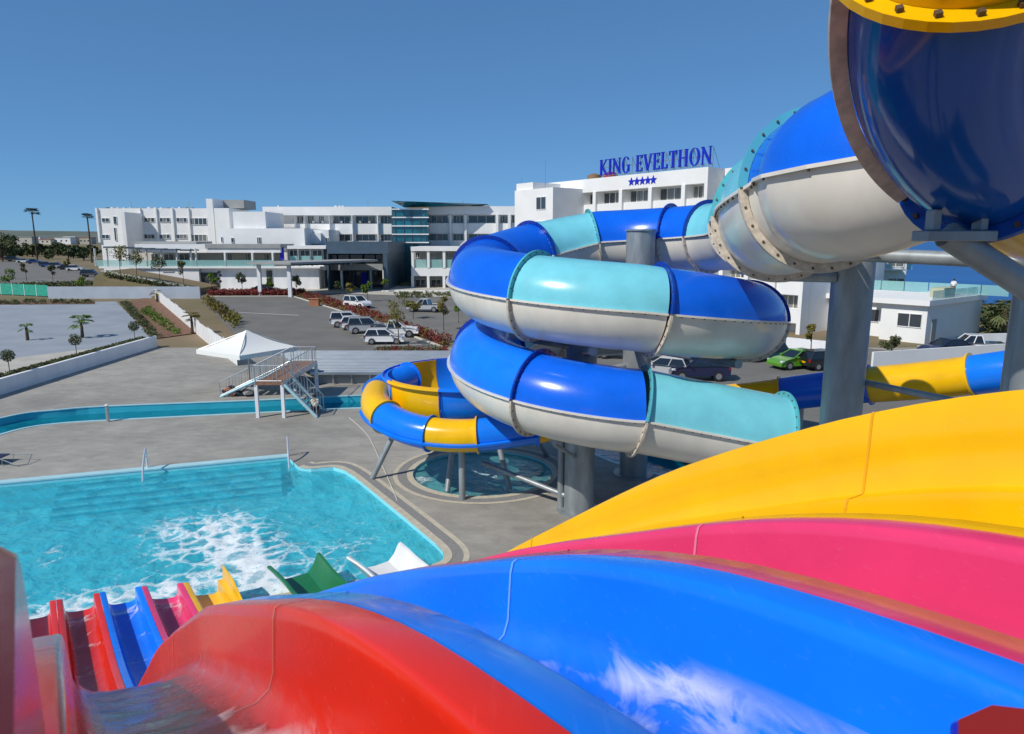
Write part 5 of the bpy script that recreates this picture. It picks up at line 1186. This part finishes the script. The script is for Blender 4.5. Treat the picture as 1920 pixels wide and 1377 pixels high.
# ================================================================== POOLSIDE THINGS
# ---- bridge with stairs over the river
pc = GP(505, 783, 0); bz = 2.05
sbd = thing('footbridge', (pc.x, pc.y + 3.2, 0), 'steel footbridge with stairs and railings over the narrow river', 'footbridge')
c1 = GP(485, 785); c2 = GP(530, 783); c1.x -= .0
x0, x1, y0, y1 = c1.x - .1, c2.x + .1, c1.y + .1, c1.y + 7.2
ob('platform', bx(NB(), x0, x1, y0, y1, bz - .12, bz), M_WOOD, sbd, world=True)
for k in range(10): ob('deck_board', bx(NB(), x0 + .02, x1 - .02, y0 + .72 * k + .01, y0 + .72 * k + .69, bz + .002, bz + .03), M_WOOD, sbd, world=True)
ob('edge_beam', bx(NB(), x0 - .07, x0 - .002, y0, y1, bz - .22, bz + .02), M_STEEL, sbd, world=True); ob('edge_beam', bx(NB(), x1 + .002, x1 + .07, y0, y1, bz - .22, bz + .02), M_STEEL, sbd, world=True)
for x in (x0, x1):
    for y in (y0 + .1, y1 - .1): ob('leg', bx(NB(), x - .09, x + .09, y - .09, y + .09, 0, bz - .13), M_WHITEW, sbd, world=True)
def railing(a, b, n, h=1.0):
    a = Vector(a); b = Vector(b); bm = NB(); up = Vector((0, 0, h)); tube(bm, [a + up, b + up], .03, 8); tube(bm, [a + up * .12, b + up * .12], .02, 6)
    for k in range(n + 1): p = a.lerp(b, k / n); tube(bm, [p, p + up], .028 if k % 5 == 0 else .014, 6)
    ob('railing', bm, M_STEEL, sbd, world=True)
def stair(ax, ay, bx_, by, wd, n, ztop):   # from top (ax,ay) down to (bx,by); wd = width vector
    a = Vector((ax, ay, ztop)); b = Vector((bx_, by, 0)); W = Vector(wd)
    for k in range(n):
        t0, t1 = k / n, (k + 1) / n; p = a.lerp(b, t1); q = a.lerp(b, t0); d = Vector((q.x - p.x, q.y - p.y, 0)); bm = NB(); vs = []
        zt = ztop * (1 - t1) + .02
        for z in (zt - .05, zt):
            for e in (p, p + d, p + d + W, p + W): vs.append(bm.verts.new((e.x, e.y, z)))
        for f in ((0, 1, 2, 3), (4, 5, 6, 7), (0, 1, 5, 4), (1, 2, 6, 5), (2, 3, 7, 6), (3, 0, 4, 7)): bm.faces.new([vs[i] for i in f])
        bmesh.ops.recalc_face_normals(bm, faces=bm.faces); ob('step', bm, M_GREYR, sbd, world=True)
    for e in (Vector((0, 0, 0)), W):
        bm = NB(); tube(bm, [a + e - Vector((0, 0, .1)), b + e + Vector((0, 0, .02))], .09, 6); ob('stringer', bm, M_POOLE, sbd, world=True)
        railing(a + e, b + e, 10)
lf = GP(408, 748); stair(x0 - .1, y1 - 1.7, lf.x, y1 - 1.7, (0, 1.5, 0), 9, bz)
rt = GP(600, 778); stair(x1 + .1, y0 + .1, rt.x, y0 + .1, (0, 1.5, 0), 9, bz)
railing((x0, y0, bz), (x0, y1 - 1.8, bz), 16); railing((x1, y0 + 1.7, bz), (x1, y1, bz), 16); railing((x0, y0 + .02, bz), (x1, y0 + .02, bz), 6); railing((x0, y1, bz), (x1, y1, bz), 6)
# ---- square canvas parasol behind the bridge
ap = PD(462, 619, 50); tt = thing('canvas_parasol', (ap.x, ap.y, 0), 'large white square parasol behind the footbridge', 'parasol')
az = ap.z; hwid = 2.55; ez = az - 1.25
cor = [Vector((math.cos(R(a)) * hwid * 1.28, math.sin(R(a)) * hwid * 1.28, ez)) for a in (-78, 12, 102, 192)]
for k in range(4):
    bm = NB(); a, b = cor[k], cor[(k + 1) % 4]; n = 8; rows = []
    for i in range(n + 1):
        t = i / n; rows.append([bm.verts.new(Vector((0, 0, az)).lerp(a.lerp(b, j / 6), t) - Vector((0, 0, .16 * math.sin(math.pi * t)))) for j in range(7)])
    for A, B in zip(rows, rows[1:]):
        for j in range(6):
            try: bm.faces.new((A[j], A[j + 1], B[j + 1], B[j]))
            except ValueError: pass
    dr = [bm.verts.new(v.co - Vector((0, 0, .28))) for v in rows[-1]]
    for j in range(6): bm.faces.new((rows[-1][j], rows[-1][j + 1], dr[j + 1], dr[j]))
    bmesh.ops.remove_doubles(bm, verts=bm.verts, dist=.002); r_ = bmesh.ops.solidify(bm, geom=bm.faces[:], thickness=.01)
    smooth_by_angle(ob('canopy_panel', bm, M_CANVAS, tt), 25)
for k in range(4): ob('rib', tube(NB(), [(0, 0, az - .06), cor[k] - Vector((0, 0, .03))], .025, 6), M_STEEL, tt)
ob('pole', tube(NB(), [(0, 0, 0), (0, 0, az - .02)], .05, 10), M_STEEL, tt); ob('finial', tube(NB(), [(0, 0, az - .01), (0, 0, az + .1)], .04, 8), M_STEEL, tt); ob('base', bx(NB(), -.5, .5, -.5, .5, 0, .1, .02), M_GREYR, tt)
# ---- ribbed metal shed roof
sa, sb_, sc_, sd = GP(585, 709, 0), GP(850, 697, 0), GP(852, 652, 0), GP(512, 667, 0)
sh = thing('ribbed_shed', ((sa.x + sb_.x) / 2, sa.y, 0), 'long low shed with a ribbed grey-blue metal roof beside the car park', 'shed')
zf, zb_ = .85, 1.05; q0, q1 = PY(560, 707, 48.5), PY(880, 696, 48.5)
fy, by_ = 48.0, 56.5; xa, xb = PY(585, 705, fy).x, PY(870, 700, fy).x; xc = PY(513, 664, by_).x; xd = PY(900, 655, by_).x
NR = 15
for k in range(NR):
    t0, t1 = k / NR, (k + 1) / NR; bm = NB(); rows = []
    for side in (0, 1):
        row = []
        for q, e in [(0.0, 0), (.74, 0), (.80, .06), (.92, .06), (.995, 0)]:
            t_ = t0 + (t1 - t0) * q; L_, R_x = xa + (xc - xa) * t_, xb + (xd - xb) * t_
            row.append(bm.verts.new((L_ if side == 0 else R_x, fy + (by_ - fy) * t_, zf + (zb_ - zf) * t_ + e)))
        rows.append(row)
    for j in range(4): bm.faces.new((rows[0][j], rows[0][j + 1], rows[1][j + 1], rows[1][j]))
    bmesh.ops.recalc_face_normals(bm, faces=bm.faces); bmesh.ops.solidify(bm, geom=bm.faces[:], thickness=.02); ob('roof_sheet', bm, M_SHED, sh, world=True)
ob('gutter', bx(NB(), xa - .1, xb, fy - .12, fy - .005, zf - .12, zf + .03), M_STEEL, sh, world=True)
ob('wall', bx(NB(), xa + .3, xb, fy + .35, fy + .5, 0, zf - .03), M_GREYR, sh, world=True)
for k in range(9): x = xa + .15 + (xb - xa - .3) * k / 8; ob('post', bx(NB(), x - .05, x + .05, fy + .1, fy + .2, 0, zf - .03), M_STEEL, sh, world=True)
# ---- white picket fence
f0, f1 = Vector(G2(284, 553)), Vector(G2(446, 686)); d = (f1 - f0); n = 26
fe = thing('picket_fence', (f1.x, f1.y, 0), 'white board fence running from the plaza corner to the parasol', 'fence')
for k in range(n):
    a, b = f0 + d * (k / n), f0 + d * ((k + 1) / n); z = terr((a.y + b.y) / 2); t_ = d.normalized(); nn = Vector((t_.y, -t_.x)); bm = NB(); h = 1.55 + .1 * ((k * 7) % 3 == 0); W = (b - a).length
    for j in range(6):
        s0_ = W * (j / 6) + .02; obx(bm, Vector((a.x, a.y, 0)), t_, nn, s0_, s0_ + W / 6 - .05, 0, .03 + .01 * (j % 2), z - .05, z + h - .03 * (j % 2))
    ob('fence_panel', bm, M_WHITE, fe, world=True); ob('post', obx(NB(), Vector((a.x, a.y, 0)), t_, nn, -.06, .0, -.05, .05, z - .05, z + h + .08), M_WHITE, fe, world=True)
nt_ = thing('netting_fence', GP(50, 553), 'green netting fence in front of the roadside wall at far left', 'fence')
ga, gb_ = Vector(G2(-40, 551)), Vector(G2(92, 557)); d = gb_ - ga
for k in range(6):
    a, b = ga + d * (k / 6), ga + d * ((k + 1) / 6); t_ = d.normalized(); nn = Vector((t_.y, -t_.x)); z = terr(a.y)
    ob('net_panel', obx(NB(), Vector((a.x, a.y, 0)), t_, nn, .04, (b - a).length - .04, 0, .02, z + .1, z + 1.9), M_NETG, nt_, world=True); ob('post', obx(NB(), Vector((a.x, a.y, 0)), t_, nn, -.04, .04, -.03, .03, z, z + 2.0), M_WHITE, nt_, world=True)
# ---- handrails, post, hose, lounger, litter
def handrail(u, v, label, du=0):
    p = GP(u, v, 0); t = thing('pool_handrail', p, label, 'handrail', 'handrails at the pool steps')
    d2 = Vector((fnn.x, fnn.y, 0)); a = Vector((0, 0, 0)) - d2 * .25; b = d2 * 1.15
    ob('rail', tube(NB(), catmull([a + Vector((0, 0, 0)), a + Vector((0, 0, .75)), a + d2 * .10 + Vector((0, 0, .92)), b * .6 + Vector((0, 0, .42)), b + Vector((0, 0, -.35))], 5), .045, 10), mat('polished_steel', (.8, .8, .8), rough=.25, metal=.6), t)
handrail(275, 882, 'white handrail at the middle of the pool steps'); handrail(541, 858, 'white handrail at the right end of the pool steps')
p = GP(203, 791); t = thing('river_post', p, 'short steel post standing at the river edge', 'post'); ob('shaft', tube(NB(), [(0, 0, 0), (0, 0, .95)], .09, 14), M_STEEL, t); ob('cap', tube(NB(), [(0, 0, .952), (0, 0, 1.0)], .11, 14, True, .05), M_WHITE, t)
ob('hose', tube(NB(), [Vector((q.x, q.y, .02)) for q in catmull([GP(655, 784), GP(690, 818), GP(715, 870), GP(735, 915), GP(745, 940)], 6)], .018, 6), mat('hose_pale', (.6, .58, .52), rough=.6), label='thin pale hose lying across the deck left of the bowl', cat='hose')
p = GP(18, 868); t = thing('sun_lounger', p, 'dark blue sun lounger with thin frame at the left edge', 'sun lounger')
ob('sling', bx(NB(), -2.0, -.15, -.5, .35, .30, .34, .01), mat('navy_sling', (.015, .02, .07), rough=.8), t)
bm = NB(); tube(bm, [(.0, -.45, 0), (.0, -.45, .32), (-2, -.45, .32)], .025, 8); tube(bm, [(0, .3, 0), (0, .3, .32), (-2, .3, .32)], .025, 8); ob('frame', bm, M_STEEL, t)
bm = NB(); tube(bm, [(0, -.5, .33), (.75, -.55, .05), (1.05, -.3, .04), (.85, .3, .30), (0, .33, .33)], .022, 8); ob('headrest_frame', bm, M_ZINC, t)
rb = random.Random(9); pil = thing('rubble_pile', GP(447, 742), 'dark pile of bags and stones under the left bridge stairs', 'rubble')
for k in range(22):
    q = GP(435 + rb.uniform(-14, 38), 744 - rb.uniform(0, 4)); s_ = rb.uniform(.15, .34); bm = NB(); bmesh.ops.create_icosphere(bm, subdivisions=1, radius=s_, matrix=Matrix.Translation((q.x, q.y, s_ * .5 + rb.uniform(0, .3))) @ Matrix.Diagonal((1.2, 1, .7, 1)))
    for v in bm.verts: v.co += Vector((rb.uniform(-.05, .05), rb.uniform(-.05, .05), rb.uniform(-.04, .04)))
    ob('lump', bm, rb.choice([M_DARKC, M_GRVL, M_TERRA, M_SLATE]), pil, world=True)
bt = thing('utility_box', GP(590, 574), 'terracotta utility box in the red shrub bed', 'box'); ob('body', bx(NB(), -.7, .7, -.4, .4, -.05, 1.0, .04), M_TERRA, bt); ob('lid', bx(NB(), -.78, .78, -.48, .48, 1.002, 1.12, .03), M_TERRA, bt)

# ================================================================== PEOPLE
def skinmesh(name, verts, edges, radii, m, parent, sub=2):
    me = bpy.data.meshes.new(name); me.from_pydata(verts, edges, []); o = bpy.data.objects.new(name, me); COL.objects.link(o)
    sk = o.modifiers.new('s', 'SKIN'); 
    if not me.skin_vertices: me.skin_vertices.new()
    for i, r in enumerate(radii): me.skin_vertices[0].data[i].radius = r if isinstance(r, tuple) else (r, r)
    me.skin_vertices[0].data[0].use_root = True
    sm = o.modifiers.new('d', 'SUBSURF'); sm.levels = sub; sm.render_levels = sub
    dg = bpy.context.evaluated_depsgraph_get(); m2 = bpy.data.meshes.new_from_object(o.evaluated_get(dg)); bpy.data.objects.remove(o)
    m2.materials.clear(); m2.materials.append(m); m2.polygons.foreach_set('use_smooth', [True] * len(m2.polygons)); m2.name = name
    n = bpy.data.objects.new(name, m2); COL.objects.link(n); n.parent = parent; return n
def person(base, rz, label, shirt, pants, pose):
    t = thing('person', base, label, 'person', rz=rz); J = pose
    V = [J[k] for k in ('pel', 'che', 'nec', 'hea', 'top', 'ls', 'le', 'lh', 'lf', 'rs', 're', 'rh', 'rf', 'lhip', 'lk', 'la', 'lt', 'rhip', 'rk', 'ra', 'rt')]
    E_ = [(0, 1), (1, 2), (2, 3), (3, 4), (1, 5), (5, 6), (6, 7), (7, 8), (1, 9), (9, 10), (10, 11), (11, 12), (0, 13), (13, 14), (14, 15), (15, 16), (0, 17), (17, 18), (18, 19), (19, 20)]
    Rr = [(.15, .11), (.17, .12), .055, (.085, .10), .06, .065, .045, .035, .03, .065, .045, .035, .03, .09, .06, .045, .035, .09, .06, .045, .035]
    skinmesh('body', V, E_, Rr, M_SKIN, t)
    g = lambda k: Vector(J[k])
    skinmesh('shirt', [J['pel'], J['che'], tuple(g('che').lerp(g('nec'), .75)), J['ls'], tuple(g('ls').lerp(g('le'), .9)), J['rs'], tuple(g('rs').lerp(g('re'), .9))], [(0, 1), (1, 2), (1, 3), (3, 4), (1, 5), (5, 6)], [(.175, .135), (.195, .145), .075, .085, .066, .085, .066], shirt, t)
    skinmesh('trousers', [J['pel'], J['lhip'], J['lk'], tuple(g('lk').lerp(g('la'), .92)), J['rhip'], J['rk'], tuple(g('rk').lerp(g('ra'), .92))], [(0, 1), (1, 2), (2, 3), (0, 4), (4, 5), (5, 6)], [(.17, .13), .112, .08, .066, .112, .08, .066], pants, t)
    bm = NB(); c = g('hea') + Vector((0, 0, .05)); bmesh.ops.create_uvsphere(bm, u_segments=14, v_segments=8, radius=.112, matrix=Matrix.Translation(c) @ Matrix.Diagonal((1, 1.08, .9, 1)))
    ob('hair', bm, M_HAIR, t, smooth=True)
    for s, k in ((1, 'lt'), (-1, 'rt')):
        q = g(k); ob('shoe', bx(NB(), q.x - .045, q.x + .045, q.y - .16, q.y + .07, 0 + q.z - .04, q.z + .05, .02), M_DARKC, t)
    return t
STAND = dict(pel=(0, 0, .95), che=(0, -.01, 1.30), nec=(0, 0, 1.50), hea=(0, -.02, 1.62), top=(0, -.01, 1.72), ls=(.18, 0, 1.42), le=(.25, .02, 1.14), lh=(.24, -.08, .90), lf=(.235, -.11, .80), rs=(-.18, 0, 1.42), re=(-.27, .03, 1.15), rh=(-.22, -.16, 1.02), rf=(-.17, -.22, 1.0), lhip=(.09, 0, .90), lk=(.11, -.02, .50), la=(.12, 0, .09), lt=(.13, -.07, .045), rhip=(-.09, 0, .90), rk=(-.11, -.03, .50), ra=(-.13, .01, .09), rt=(-.14, -.06, .045))
CROUCH = dict(pel=(0, .10, .42), che=(0, -.12, .72), nec=(0, -.24, .88), hea=(0, -.32, .96), top=(0, -.37, 1.04), ls=(.18, -.18, .82), le=(.22, -.38, .62), lh=(.14, -.52, .42), lf=(.12, -.56, .34), rs=(-.18, -.18, .82), re=(-.22, -.38, .62), rh=(-.12, -.52, .42), rf=(-.10, -.56, .34), lhip=(.10, .06, .40), lk=(.16, -.34, .48), la=(.14, -.10, .09), lt=(.14, -.2, .045), rhip=(-.10, .06, .40), rk=(-.16, -.34, .48), ra=(-.14, -.10, .09), rt=(-.14, -.2, .045))
p = O4 + A_ * -1.2 - N_ * 8.6; person(Vector((p.x, p.y, 4.3)), R(150), 'person in a white shirt and dark trousers standing on the service building roof', mat('white_cloth', (.75, .75, .74), rough=.9), M_DARKC, STAND)
p = GP(592, 777); person(p, R(200), 'person in a cream top crouching at the foot of the right bridge stairs', M_CREAM, M_DARKC, CROUCH)
